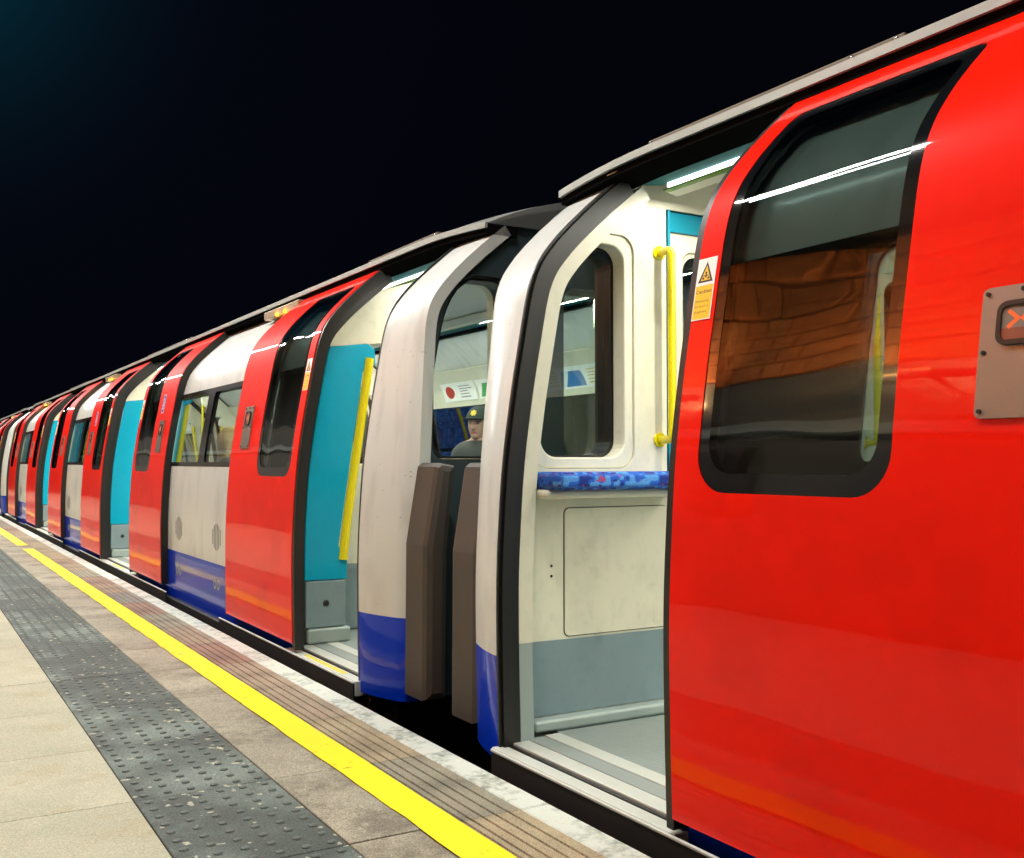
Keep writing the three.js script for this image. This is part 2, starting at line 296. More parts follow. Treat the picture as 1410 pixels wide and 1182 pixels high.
const BODY = -0.055, LIN = -0.125;    // offsets of body skin and inner lining behind the leaf face
const L3 = (X, y, s) => new THREE.Vector3(X - XC, y - YB, -(s - LEN / 2));
function rowsOf(y0, y1, extra = []) {
  const r = new Set([y0, y1]); for (let y = Math.ceil(y0 / 0.06) * 0.06; y < y1; y += 0.06) r.add(y);
  for (let y = 1.53; y < 1.76; y += 0.015) r.add(y); for (const e of extra) r.add(e);
  const a = [...r].filter((y) => y >= y0 - 1e-6 && y <= y1 + 1e-6).sort((p, q) => p - q), o = [a[0]]; for (const y of a) if (y - o[o.length - 1] > 0.0015) o.push(y); o[o.length - 1] = y1; return o;
}
class Bent {                          // pieces bent to the car side profile, collected into one geometry
  constructor() { this.p = []; this.n = []; this.u = []; this.i = []; }
  quad(v, n, u) { const b = this.p.length / 3; v.forEach((q, k) => { this.p.push(...q); this.n.push(...(n[k] || n[0])); this.u.push(...u[k]); }); this.i.push(b, b + 1, b + 2, b, b + 2, b + 3); }
  // solid between offsets o1 (outer) and o0 (inner), s from s0(y) to s1(y)
  add({ s0, s1, y0, y1, o1, o0, extra = [], cols = 1, warp = null, ripple = 0, capB = true, capT = true, capL = true, capR = true }) {
    const f = (a) => (typeof a === 'function' ? a : () => a), A = f(s0), B = f(s1), R = rowsOf(y0, y1, extra), w = warp || (() => 0), rp = (s, y) => ripple * (Math.sin(s * 9.1 + y * 5.3 + 0.7) + Math.sin(s * 4.3 - y * 12.7 + 2.1) + 0.6 * Math.sin(s * 17.3 + y * 8.9 + 4.0));
    const pt = (s, y, o) => { const n = pn(y); const q = o === o1 && ripple ? o + rp(s, y) : o; return [px(y) - XC + n[0] * q - w(s, y), y - YB + n[1] * q, -s]; };
    for (let k = 0; k + 1 < R.length; k++) {
      const ya = R[k], yb = R[k + 1];
      for (let c = 0; c < cols; c++) {
        const g = (y, t) => A(y) + (B(y) - A(y)) * t, t0 = c / cols, t1 = (c + 1) / cols;
        const a0 = g(ya, t0), a1 = g(ya, t1), b0 = g(yb, t0), b1 = g(yb, t1);
        const na = pn(ya), nb = pn(yb); let za = 0, zb = 0; if (warp) { za = (w(a0 + 0.004, ya) - w(a0 - 0.004, ya)) / 0.008; zb = (w(a1 + 0.004, ya) - w(a1 - 0.004, ya)) / 0.008; }
        const N = (n, z, s, y) => { let gy = 0, gs = 0; if (ripple) { gs = (rp(s + 0.004, y) - rp(s - 0.004, y)) / 0.008; gy = (rp(s, y + 0.004) - rp(s, y - 0.004)) / 0.008; } const q = [n[0] + gy * n[1], n[1] + gy * n[0], z + gs], l = Math.hypot(...q); return q.map((x) => x / l); };
        this.quad([pt(a0, ya, o1), pt(b0, yb, o1), pt(b1, yb, o1), pt(a1, ya, o1)], [N(na, za, a0, ya), N(nb, za, b0, yb), N(nb, zb, b1, yb), N(na, zb, a1, ya)], [[a0, ya], [b0, yb], [b1, yb], [a1, ya]]);
        this.quad([pt(a1, ya, o0), pt(b1, yb, o0), pt(b0, yb, o0), pt(a0, ya, o0)], [[-na[0], -na[1], 0], [-nb[0], -nb[1], 0], [-nb[0], -nb[1], 0], [-na[0], -na[1], 0]], [[a1, ya], [b1, yb], [b0, yb], [a0, ya]]);
        if (k === 0 && capB) this.quad([pt(a0, ya, o0), pt(a0, ya, o1), pt(a1, ya, o1), pt(a1, ya, o0)], [[0, -1, 0]], [[a0, 0], [a0, 0.05], [a1, 0.05], [a1, 0]]);
        if (k === R.length - 2 && capT) this.quad([pt(b0, yb, o1), pt(b0, yb, o0), pt(b1, yb, o0), pt(b1, yb, o1)], [[0, 1, 0]], [[b0, 0], [b0, 0.05], [b1, 0.05], [b1, 0]]);
      }
      if (capL) this.quad([pt(A(ya), ya, o0), pt(A(yb), yb, o0), pt(A(yb), yb, o1), pt(A(ya), ya, o1)], [[0, 0, 1]], [[0, ya], [0, yb], [0.05, yb], [0.05, ya]]);
      if (capR) this.quad([pt(B(ya), ya, o1), pt(B(yb), yb, o1), pt(B(yb), yb, o0), pt(B(ya), ya, o0)], [[0, 0, -1]], [[0, ya], [0, yb], [0.05, yb], [0.05, ya]]);
    }
    return this;
  }
  geo(dir = 1, side = 1) {            // dir -1 turns it along the car, side -1 mirrors it to the far side
    const p = this.p.slice(), n = this.n.slice(), i = this.i.slice();
    for (let k = 0; k < p.length; k += 3) { p[k] *= side; n[k] *= side; p[k + 2] *= dir; n[k + 2] *= dir; }
    if (dir * side < 0) for (let k = 0; k < i.length; k += 3) { const t = i[k + 1]; i[k + 1] = i[k + 2]; i[k + 2] = t; }
    const g = new THREE.BufferGeometry(); g.setAttribute('position', new THREE.Float32BufferAttribute(p, 3)); g.setAttribute('normal', new THREE.Float32BufferAttribute(n, 3)); g.setAttribute('uv', new THREE.Float32BufferAttribute(this.u, 2)); g.setIndex(i); return g;
  }
}
// rounded rectangle in (s, y): left / right edge at height y
function rrect(s0, s1, y0, y1, rb, rt = rb) {
  const ins = (y) => { let i = 0; if (y < y0 + rb) { const d = Math.min(rb, y0 + rb - y); i = rb - Math.sqrt(Math.max(0, rb * rb - d * d)); } else if (y > y1 - rt) { const d = Math.min(rt, y - y1 + rt); i = rt - Math.sqrt(Math.max(0, rt * rt - d * d)); } return i; };
  const ex = []; for (let k = 0; k <= 8; k++) { const c = 1 - Math.cos(k / 8 * Math.PI / 2); ex.push(y0 + rb * c, y1 - rt * c); }
  return { s0, s1, y0, y1, L: (y) => s0 + ins(y), R: (y) => s1 - ins(y), ex };
}
function withHoles(b, S0, S1, y0, y1, o1, o0, holes, ex = [], more = {}) { // panel between S0(y), S1(y) with rounded holes side by side (same heights)
  const h0 = holes[0].y0, h1 = holes[0].y1, extra = [...ex]; holes.forEach((h) => extra.push(...h.ex));
  b.add({ s0: S0, s1: S1, y0, y1: h0, ...more, o1, o0, extra: ex, capT: false }); b.add({ s0: S0, s1: S1, y0: h1, y1, ...more, o1, o0, extra: ex, capB: false });
  let left = S0; holes.forEach((h, k) => { b.add({ s0: left, s1: h.L, y0: h0, y1: h1, ...more, o1, o0, extra, capB: true, capT: true, capL: k === 0 }); left = h.R; });
  b.add({ s0: left, s1: S1, y0: h0, y1: h1, ...more, o1, o0, extra }); return b;
}
const bentGeo = (o, dir, side) => new Bent().add(o).geo(dir, side);
function boxUV(g) {                  // texture coordinates in metres, by the way each face points
  const p = g.attributes.position, n = g.attributes.normal, u = g.attributes.uv;
  for (let k = 0; k < p.count; k++) { const a = Math.abs(n.getX(k)), b = Math.abs(n.getY(k)), c = Math.abs(n.getZ(k)); if (b >= a && b >= c) u.setXY(k, p.getX(k), p.getZ(k)); else if (a >= c) u.setXY(k, p.getY(k), p.getZ(k)); else u.setXY(k, p.getX(k), p.getY(k)); }
  return g;
}
const bevelBox = (X0, X1, y0, y1, s0, s1, r = 0.004) => { const g = new RoundedBoxGeometry(X1 - X0, y1 - y0, s1 - s0, 2, Math.min(r, (X1 - X0) / 2.1, (y1 - y0) / 2.1)); const c = L3((X0 + X1) / 2, (y0 + y1) / 2, (s0 + s1) / 2); return boxUV(g.translate(c.x, c.y, c.z)); };
function extrude(shape, s0, s1, bevel = 0) {   // shape in (X, y), solid between s0 and s1
  const g = new THREE.ExtrudeGeometry(shape, { depth: s1 - s0 - 2 * bevel, bevelEnabled: bevel > 0, bevelSize: bevel, bevelThickness: bevel, bevelOffset: -bevel, bevelSegments: 2, curveSegments: 10 });
  return g.translate(-XC, -YB, -(s1 - LEN / 2) + bevel);
}
const poly = (pts) => { const s = new THREE.Shape(); pts.forEach((q, i) => (i ? s.lineTo(q[0], q[1]) : s.moveTo(q[0], q[1]))); s.closePath(); return s; };
function rounded(x0, x1, y0, y1, r, cls = THREE.Shape) {
  const s = new cls(); s.moveTo(x0 + r, y0); s.lineTo(x1 - r, y0); s.absarc(x1 - r, y0 + r, r, -Math.PI / 2, 0); s.lineTo(x1, y1 - r); s.absarc(x1 - r, y1 - r, r, 0, Math.PI / 2); s.lineTo(x0 + r, y1); s.absarc(x0 + r, y1 - r, r, Math.PI / 2, Math.PI); s.lineTo(x0, y0 + r); s.absarc(x0 + r, y0 + r, r, Math.PI, Math.PI * 1.5); return s;
}
const gX = (s) => { const q = Math.min(s, LEN - s), t = Math.min(1, Math.max(0, (q - 0.03) / 0.6)); return 2.10 + 0.03 * (1 - t) * (1 - t); };       // gutter line, drawn in towards the car ends
const gY = (s) => { const q = Math.min(s, LEN - s), t = Math.min(1, Math.max(0, (q - 0.03) / 0.6)); return -0.02 * (1 - t) * (1 - t); };
const ST = []; for (let k = 0; k <= 14; k++) ST.push(0.035 + 0.6 * k / 14); for (let k = 14; k >= 0; k--) ST.push(LEN - 0.035 - 0.6 * k / 14);
function loft(sec, closed = true) {            // sec(s) -> list of [X, y]; one closed skin through the stations ST
  const p = [], u = [], idx = [], n = sec(1).length; ST.forEach((s) => sec(s).forEach((q, k) => { const v = L3(q[0], q[1], s); p.push(v.x, v.y, v.z); u.push(s, k * 0.05); }));
  for (let i = 0; i + 1 < ST.length; i++) for (let k = 0; k < (closed ? n : n - 1); k++) { const a = i * n + k, b = i * n + (k + 1) % n; idx.push(a, b, b + n, a, b + n, a + n); }
  for (const i of [0, ST.length - 1]) for (let k = 1; k + 1 < n; k++) idx.push(i * n, i * n + k + (i ? 1 : 0), i * n + k + (i ? 0 : 1));
  const g = new THREE.BufferGeometry(); g.setAttribute('position', new THREE.Float32BufferAttribute(p, 3)); g.setAttribute('uv', new THREE.Float32BufferAttribute(u, 2)); g.setIndex(idx); const f = g.toNonIndexed(); f.computeVertexNormals(); return f;
}
const tube = (pts, r, seg = 24) => new THREE.TubeGeometry(new THREE.CatmullRomCurve3(pts.map((q) => L3(...q)), false, 'catmullrom', 0.12), seg, r, 10);
// points of the profile as an (X, y) list
const profPts = (o, y0, y1) => rowsOf(y0, y1).map((y) => { const n = pn(y); return [px(y) + n[0] * o, y + n[1] * o]; });
// canvas prints
function print(w, h, draw) { const c = document.createElement('canvas'); c.width = w; c.height = h; const x = c.getContext('2d'); draw(x, w, h); const t = new THREE.CanvasTexture(c); t.colorSpace = THREE.SRGBColorSpace; return std({ map: t, roughness: 0.45 }); }
const P = {
  caution: print(256, 700, (x, w, h) => {
    x.fillStyle = '#f4f2ee'; x.fillRect(0, 0, w, h); x.fillStyle = '#f7c400'; x.fillRect(10, 310, w - 20, h - 320);
    x.fillStyle = '#1a1408'; x.beginPath(); x.moveTo(w / 2, 40); x.lineTo(w - 26, 276); x.lineTo(26, 276); x.fill();
    x.fillStyle = '#f2bd10'; x.beginPath(); x.moveTo(w / 2, 84); x.lineTo(w - 62, 254); x.lineTo(62, 254); x.fill();
    x.fillStyle = '#1a1408'; x.beginPath(); x.arc(w / 2, 168, 13, 0, 7); x.fill(); x.fillRect(w / 2 - 9, 180, 18, 44); x.fillRect(w / 2 - 46, 216, 24, 26); x.fillRect(w / 2 + 24, 216, 24, 26); x.fillRect(w / 2 - 40, 196, 80, 10);
    x.fillStyle = '#3a2a05'; x.textAlign = 'left'; x.font = 'bold 56px sans-serif'; x.fillText('Caution', 22, 400, w - 44);
    x.font = '36px sans-serif'; x.fillText('Obstructing', 22, 500, w - 44); x.fillText('the doors is', 22, 560, w - 44); x.fillText('dangerous', 22, 620, w - 44);
  }),
  wheelchair: print(160, 320, (x, w, h) => {
    x.fillStyle = '#f2f2f6'; x.fillRect(0, 0, w, h); x.fillStyle = '#1a2a9a'; x.fillRect(8, 8, w - 16, h - 16);
    x.strokeStyle = '#fff'; x.fillStyle = '#fff'; x.lineWidth = 15; x.lineCap = 'round'; x.beginPath(); x.arc(72, 76, 17, 0, 7); x.fill();
    x.beginPath(); x.moveTo(70, 104); x.lineTo(72, 178); x.lineTo(112, 178); x.lineTo(126, 236); x.stroke(); x.beginPath(); x.moveTo(72, 140); x.lineTo(108, 140); x.stroke();
    x.lineWidth = 13; x.beginPath(); x.arc(76, 206, 46, -2.3, 0.5, true); x.stroke();
  }),
  button: print(128, 128, (x, w, h) => {
    x.fillStyle = '#7d6f66'; x.fillRect(0, 0, w, h); x.fillStyle = '#8a4a34'; x.fillRect(0, 84, w, 44); x.strokeStyle = '#ff6a28'; x.lineWidth = 15;
    x.beginPath(); x.moveTo(22, 18); x.lineTo(56, 50); x.lineTo(22, 82); x.stroke(); x.beginPath(); x.moveTo(106, 18); x.lineTo(72, 50); x.lineTo(106, 82); x.stroke();
  }),
  advert: [['#f3f3ee', '#2f9a4a', '#d8d8d0'], ['#f6f6f2', '#c23a2a', '#8a8a88'], ['#eef2f4', '#2a6fb0', '#d9b23a'], ['#f5f2e6', '#3a3a3a', '#c98a2a']].map((c, k) => print(256, 96, (x, w, h) => {
    x.fillStyle = c[0]; x.fillRect(0, 0, w, h); x.fillStyle = c[1]; x.beginPath(); if (k % 2) x.arc(56, 48, 34, 0, 7); else { x.moveTo(12, 88); x.lineTo(40, 18); x.lineTo(104, 18); x.lineTo(120, 88); } x.fill();
    x.fillStyle = c[2]; for (let i = 0; i < 5; i++) x.fillRect(134, 16 + i * 15, 100 - (i * 37 + k * 13) % 46, 5);
  })),
};

// end window: its outer side follows the car profile
function endWin(d, flip, cls = THREE.Shape) {
  const x1 = 2.265 - d, y0 = 0.975 + d, y1 = 1.745 - d, r = 0.065, q = [], lx = (y) => Math.max(1.905, px(y) + 0.175) + d;
  const arc = (cx, cy, a0, a1) => { for (let k = 0; k <= 6; k++) { const a = a0 + (a1 - a0) * k / 6; q.push([cx + r * Math.cos(a), cy + r * Math.sin(a)]); } };
  arc(lx(y0) + r, y0 + r, Math.PI * 1.5, Math.PI); q.pop(); for (let y = y0 + r; y < y1 - 0.03; y += 0.04) q.push([lx(y), y]); q.push([lx(y1) + 0.015, y1 - 0.004], [lx(y1) + 0.035, y1]); arc(x1 - r, y1 - r, Math.PI / 2, 0); arc(x1 - r, y0 + r, 0, -Math.PI / 2);
  const p = q.map((v) => [flip ? 2 * XC - v[0] : v[0], v[1]]), s = new cls(); (flip ? p : p.reverse()).forEach((v, i) => (i ? s.lineTo(v[0], v[1]) : s.moveTo(v[0], v[1]))); s.closePath(); return s;
}
// ---- layout along the car (near half, mirrored to the other half)
const JAMB = 0.36, S_END = 1.22;                       // single opening
const D0 = 5.17, D1 = 6.74;                             // double opening
const OPEN = [[JAMB, S_END], [D0, D1], [LEN - D1, LEN - D0], [LEN - S_END, LEN - JAMB]];
const BAYS = [[S_END, D0], [D1, LEN - D1], [LEN - D0, LEN - S_END]];
const WIN = 1.19, LEAFTOP = 1.945, LEAFBOT = 0.076;
// leaf: opening edge at t = 0, t grows away from the opening
const LW = rrect(0.095, 0.665, 0.885, 1.875, 0.095, 0.03), LWi = rrect(0.13, 0.628, 0.93, 1.845, 0.075, 0.03);
const leafParts = (dir, side) => ({
  leaf: withHoles(new Bent(), () => 0.012, () => WIN, LEAFBOT, LEAFTOP, 0, -0.032, [LW], [], { cols: 14, ripple: 0.00022 }).geo(dir, side),
  ring: withHoles(new Bent(), LW.L, LW.R, LW.y0, LW.y1, -0.002, -0.026, [LWi], LW.ex).geo(dir, side),
  glass: bentGeo({ s0: LWi.L, s1: LWi.R, y0: LWi.y0, y1: LWi.y1, o1: -0.003, o0: -0.012, extra: LWi.ex, cols: 18, ripple: 0.0008 }, dir, side),
  skin: withHoles(new Bent(), () => 0.0305, () => WIN - 0.0305, LEAFBOT, LEAFTOP, -0.0335, -0.048, [rrect(0.10, 0.66, 0.89, 1.87, 0.09, 0.03)]).geo(dir, side),
  nose: bentGeo({ s0: -0.016, s1: 0.0115, y0: LEAFBOT - 0.03, y1: LEAFTOP, o1: -0.004, o0: -0.05 }, dir, side),
  tail: bentGeo({ s0: WIN + 0.0005, s1: WIN + 0.014, y0: LEAFBOT - 0.01, y1: LEAFTOP, o1: -0.003, o0: -0.05 }, dir, side),
  edge: bentGeo({ s0: 0.0125, s1: 0.03, y0: LEAFBOT - 0.01, y1: LEAFTOP, o1: -0.0335, o0: -0.0535 }, dir, side),
  edge2: bentGeo({ s0: WIN - 0.03, s1: WIN - 0.001, y0: LEAFBOT - 0.01, y1: LEAFTOP, o1: -0.0335, o0: -0.0535 }, dir, side),
});
const LEAF = { 11: leafParts(1, 1), '-11': leafParts(-1, 1), '1-1': leafParts(1, -1), '-1-1': leafParts(-1, -1) };
function decal(mat, t0, t1, y0, y1, dir, o = 0.0015) {  // flat print following the leaf, reading the right way round
  const b = new Bent().add({ s0: t0, s1: t1, y0, y1, o1: o, o0: 0.0003 }), g = b.geo(dir, 1), u = g.attributes.uv;
  for (let k = 0; k < u.count; k++) { let a = (u.getX(k) - t0) / (t1 - t0); if (dir > 0) a = 1 - a; u.setXY(k, a, (u.getY(k) - y0) / (y1 - y0)); }
  return g;
}
const BTN = {};
for (const dir of [1, -1]) {
  const R1 = rrect(0.845, 1.005, 1.035, 1.275, 0.012), R2 = rrect(0.88, 0.97, 1.165, 1.245, 0.02), R3 = rrect(0.889, 0.961, 1.174, 1.236, 0.012), fr = new Bent();
  withHoles(fr, R2.L, R2.R, R2.y0, R2.y1, 0.012, 0.0062, [R3], R2.ex);
  const sc = []; for (const [t, y] of [[0.856, 1.263], [0.856, 1.155], [0.856, 1.048], [0.925, 1.265], [0.994, 1.263], [0.994, 1.155], [0.994, 1.048]]) { const n = pn(y); sc.push(new THREE.CylinderGeometry(0.0045, 0.0045, 0.003, 10).rotateZ(Math.PI / 2).translate(px(y) - XC + n[0] * 0.0075, y - YB + n[1] * 0.0075, -t * dir)); }
  const bz = new Bent().add({ s0: R3.L, s1: R3.R, y0: R3.y0, y1: R3.y1, o1: 0.009, o0: 0.0062, extra: R3.ex }).geo(dir, 1), u = bz.attributes.uv;
  for (let k = 0; k < u.count; k++) { let a = (u.getX(k) - R3.s0) / (R3.s1 - R3.s0); if (dir > 0) a = 1 - a; u.setXY(k, a, (u.getY(k) - R3.y0) / (R3.y1 - R3.y0)); }
  BTN[dir] = { plate: bentGeo({ s0: R1.L, s1: R1.R, y0: R1.y0, y1: R1.y1, o1: 0.006, o0: 0.0005, extra: R1.ex }, dir, 1), frame: fr.geo(dir, 1), face: bz, screws: sc };
}
function makeDoor(car, sEdge, dir, side, stickers = []) {
  const G = LEAF['' + dir + side], d = mesh('door', G.leaf, M.red, car); d.position.z = -(sEdge - LEN / 2);
  mesh('window_border', G.ring, M.blackGlass, d); mesh('window_pane', G.glass, M.doorGlass, d); mesh('inner_skin', G.skin, M.cream, d); mesh('nose_rubber', G.nose, M.rubberGrey, d); mesh('edge_seal', G.tail, M.rubber, d);
  mesh('edge_seal', G.edge, M.rubber, d); mesh('edge_seal', G.edge2, M.rubber, d);
  if (side > 0) {
    mesh('button_plate', BTN[dir].plate, M.steel, d); mesh('button_frame', BTN[dir].frame, M.rubber, d); mesh('button', BTN[dir].face, P.button, d); for (const g of BTN[dir].screws) mesh('screw', g, M.screw, d);
    for (const k of stickers) {
      if (k === 'caution') { const m = mesh('warning_sticker', decal(P.caution, 0.013, 0.083, 1.315, 1.475, dir), P.caution, d); m.userData.label = 'white and yellow caution sticker'; }
      if (k === 'wheelchair') { const m = mesh('wheelchair_sticker', decal(P.wheelchair, 0.80, 0.88, 1.335, 1.475, dir), P.wheelchair, d); m.userData.label = 'blue sticker with a white wheelchair'; }
    }
  }
  return d;
}
// ---- one car with all its parts
function makeCar() {
  const car = new THREE.Group(); car.name = numbered('train_car');
  const at = (g) => g.translate(0, 0, LEN / 2);          // bent geometry built in s, moved to car space
  for (const side of [1, -1]) {
    const MX = (X) => (side > 0 ? X : 2 * XC - X);
    // bays: window band, white panels, blue skirt, lining
    BAYS.forEach(([b0, b1], bi) => {
      const mid = (b0 + b1) / 2, in0 = 0.535, w0 = b0 + in0, w1 = b1 - in0, H0 = rrect(w0, mid - 0.075, 0.965, 1.435, 0.035), H1 = rrect(mid + 0.075, w1, 0.965, 1.435, 0.035);
      const band = mesh('window_band', at(withHoles(new Bent(), () => b0 + 0.02, () => b1 - 0.02, 0.935, 1.468, BODY + 0.001, BODY - 0.03, [H0, H1]).geo(1, side)), M.surround, car);
      for (const H of [H0, H1]) mesh('window_pane', at(bentGeo({ s0: H.L, s1: H.R, y0: H.y0, y1: H.y1, o1: BODY - 0.006, o0: BODY - 0.012, extra: H.ex }, 1, side)), M.glass, band);
      mesh('side_panel', at(bentGeo({ s0: b0 + 0.02, s1: b1 - 0.02, y0: 0.325, y1: 0.9345, o1: BODY, o0: BODY - 0.03 }, 1, side)), M.white, car);
      mesh('cove_panel', at(bentGeo({ s0: b0 + 0.02, s1: b1 - 0.02, y0: 1.4685, y1: 2.0, o1: BODY, o0: BODY - 0.03 }, 1, side)), M.white, car);
      mesh('skirt_panel', at(bentGeo({ s0: b0 + 0.02, s1: b1 - 0.02, y0: -0.012, y1: 0.3245, o1: BODY + 0.0006, o0: BODY - 0.03 }, 1, side)), M.blue, car);
      mesh('inner_lining', at(withHoles(new Bent(), () => b0 + 0.03, () => b1 - 0.03, 0.06, 1.80, LIN + 0.01, LIN, [rrect(w0 - 0.02, w1 + 0.02, 0.95, 1.45, 0.05)]).geo(1, side)), M.cream, car);
      if (side > 0) for (const c of [mid - 0.50, mid + 0.50]) { // vent grilles: dark recess behind vertical louvres
        const b = new Bent(); for (let k = 0; k < 6; k++) { const q = c - 0.0875 + k * 0.035, e = Math.abs(q - c) > 0.08 ? 0.034 : Math.abs(q - c) > 0.05 ? 0.012 : 0; b.add({ s0: q - 0.0055, s1: q + 0.0055, y0: 0.41 + e, y1: 0.575 - e, o1: BODY + 0.0008, o0: BODY - 0.002 }); }
        mesh('vent_grille', at(b.geo(1, 1)), M.black, car);
      }
      if (side > 0) for (const c of [mid - 0.50, mid + 0.50]) for (const q of [-0.04, 0.04]) { // pale ring marks printed low on the blue skirt
        const y = 0.20, n = pn(y), o = BODY + 0.0016, g = new THREE.RingGeometry(0.018, 0.034, 20).rotateY(-Math.PI / 2).translate(px(y) + n[0] * o - XC, y - YB, -(c + q - LEN / 2)); mesh('ring_mark', g, M.gutter, car);
      }
      // seats along the bay
      const X0 = MX(1.83), X1 = MX(2.32), xa = Math.min(X0, X1), xb = Math.max(X0, X1), f = side > 0 ? 1 : -1;
      const bench = mesh('bench_base', bevelBox(xa, xb, 0.06, 0.40, b0 + 0.34, b1 - 0.34), M.kick, car), n = Math.floor((b1 - b0 - 0.7) / 0.48), sw = (b1 - b0 - 0.7) / n;
      for (let k = 0; k < n; k++) {
        const s = b0 + 0.35 + k * sw; mesh('seat_cushion', bevelBox(xa + (f > 0 ? 0.08 : -0.02), xb + (f > 0 ? 0.02 : -0.08), 0.4, 0.475, s + 0.01, s + sw - 0.01, 0.025), M.moquette, bench);
        mesh('seat_back', bevelBox(f > 0 ? xa + 0.005 : xb - 0.085, f > 0 ? xa + 0.085 : xb - 0.005, 0.475, 0.92, s + 0.01, s + sw - 0.01, 0.025), M.moquette, bench);
      }
      for (const q of [b0 + 0.315, b1 - 0.335]) { mesh('seat_end_panel', bevelBox(Math.min(MX(1.84), MX(2.36)), Math.max(MX(1.84), MX(2.36)), 0.401, 0.95, q, q + 0.02, 0.006), M.cream, bench); mesh('seat_end_panel', bevelBox(Math.min(MX(1.84), MX(2.36)), Math.max(MX(1.84), MX(2.36)), 0.05, 0.40, q, q + 0.02, 0.006), M.kick, bench); }
      // adverts above the windows
      const na = Math.floor((b1 - b0 - 0.9) / 0.62);
      for (let k = 0; k < na; k++) { const s = b0 + 0.5 + k * 0.62, b = new Bent().add({ s0: s, s1: s + 0.58, y0: 1.50, y1: 1.70, o1: LIN - 0.0015, o0: LIN - 0.004 }), g = at(b.geo(1, side)), u = g.attributes.uv; for (let q = 0; q < u.count; q++) u.setXY(q, side > 0 ? (u.getX(q) - s) / 0.58 : 1 - (u.getX(q) - s) / 0.58, (u.getY(q) - 1.5) / 0.2); mesh('advert', g, P.advert[(k + bi + (side > 0 ? 0 : 2)) % 4], car); }
      // standback screens at both ends of the bay, each with its slanting yellow rail
      for (const [s, d] of [[b0 + 0.024, -1], [b1 - 0.024, 1]]) {
        const pr = profPts(BODY - 0.052, 0.36, 1.585), sh = [...pr, [2.085, 1.585], [2.135, 1.55], [2.14, 1.47], [2.07, 1.43], [1.94, 0.53], [1.99, 0.47], [1.985, 0.36]].map((q) => [MX(q[0]), q[1]]);
        const scr = mesh('standback_screen', extrude(poly(side > 0 ? sh : sh.reverse()), s - 0.02, s + 0.02, 0.006), side > 0 ? M.cyan : M.cream, car);
        mesh('grab_rail', tube([[MX(1.963), 0.46, s + d * 0.02], [MX(1.988), 0.68, s + d * 0.02], [MX(2.088), 1.38, s + d * 0.02], [MX(2.105), 1.5, s + d * 0.02]], 0.024), M.handrail, scr);
        const up = [...profPts(BODY - 0.052, 1.587, 1.95), [2.38, 1.93], [2.38, 1.76], [2.26, 1.66], [2.20, 1.587]].map((q) => [MX(q[0]), q[1]]);
        mesh('screen_head', extrude(poly(side > 0 ? up : up.reverse()), s - 0.02, s + 0.02), M.cream, car);
        const bx = mesh('screen_base', bevelBox(Math.min(MX(1.764), MX(1.975)), Math.max(MX(1.764), MX(1.975)), 0.125, 0.357, s - 0.03, s + 0.03, 0.006), M.kick, car);
        mesh('lock_hole', new THREE.TorusGeometry(0.012, 0.005, 8, 16).translate(...L3(MX(1.87), 0.245, s + d * 0.031).toArray()), M.screw, bx);
        mesh('lock_core', new THREE.CircleGeometry(0.012, 16).translate(...L3(MX(1.87), 0.245, s + d * 0.0306).toArray()), M.black, bx);
        mesh('screen_skirting', bevelBox(Math.min(MX(1.772), MX(2.0)), Math.max(MX(1.772), MX(2.0)), 0.045, 0.122, s - 0.045, s + 0.045, 0.015), M.skirting, car);
        if (side < 0 && d > 0) mesh('grab_pole', tube([[MX(2.36), 0.06, s], [MX(2.36), 1.96, s]], 0.017, 4), M.handrail, car);
      }
      if (side > 0) { // amber body light under the gutter
        const s = bi === 1 ? mid : mid + (bi ? 0.62 : -0.62), y = 1.905, n = pn(y), X = px(y) + n[0] * BODY, r = mesh('indicator_recess', bevelBox(X - 0.03, X + 0.03, 1.895, 1.945, s - 0.34, s + 0.34, 0.006), M.brass, car);
        for (const q of [-0.1, 0.06]) { const l = mesh('indicator_lamp', new THREE.SphereGeometry(0.013, 14, 10).translate(...L3(X - 0.031, 1.902, s + q).toArray()), M.amber, r); const pl = new THREE.PointLight(lin(1, 0.42, 0.04), 0.12); pl.decay = 2; pl.position.copy(L3(X - 0.031, 1.902, s + q)); pl.shadow.radius = 0.6; r.add(pl); }
      }
      if (side > 0) { const g = bevelBox(1.69, 1.72, -0.06, -0.013, b0, b1); mesh('underframe_rail', g, M.black, car); }
    });
    // openings: black jambs, header, sill
    OPEN.forEach(([o0, o1]) => {
      for (const [s, d] of [[o0, -1], [o1, 1]]) {
        const j0 = d < 0 ? s - 0.02 : s, j1 = d < 0 ? s : s + 0.02;
        mesh('jamb_seal', at(bentGeo({ s0: j0, s1: j1, y0: 0.03, y1: 2.0, o1: BODY + 0.012, o0: BODY - 0.025 }, 1, side)), M.rubberGrey, car);
        mesh('jamb_seal', at(bentGeo({ s0: j0 + (d < 0 ? 0 : 0.002), s1: j1 - (d < 0 ? 0.002 : 0), y0: 0.03, y1: 2.0, o1: BODY - 0.0255, o0: BODY - 0.05 }, 1, side)), M.rubber, car);
        if ((d < 0) === (s < LEN / 2) && (s < 0.5 || s > LEN - 0.5)) mesh('jamb_trim', at(bentGeo({ s0: d < 0 ? s - 0.10 : s + 0.003, s1: d < 0 ? s - 0.003 : s + 0.16, y0: 0.36, y1: 2.03, o1: BODY - 0.052, o0: LIN - 0.035 }, 1, side)), M.cream, car);
        if ((d < 0) === (s < LEN / 2) && (s < 0.5 || s > LEN - 0.5)) mesh('jamb_kick', at(bentGeo({ s0: d < 0 ? s - 0.10 : s + 0.003, s1: d < 0 ? s - 0.003 : s + 0.16, y0: 0.04, y1: 0.3595, o1: BODY - 0.052, o0: LIN - 0.033 }, 1, side)), M.skirting, car);
      }
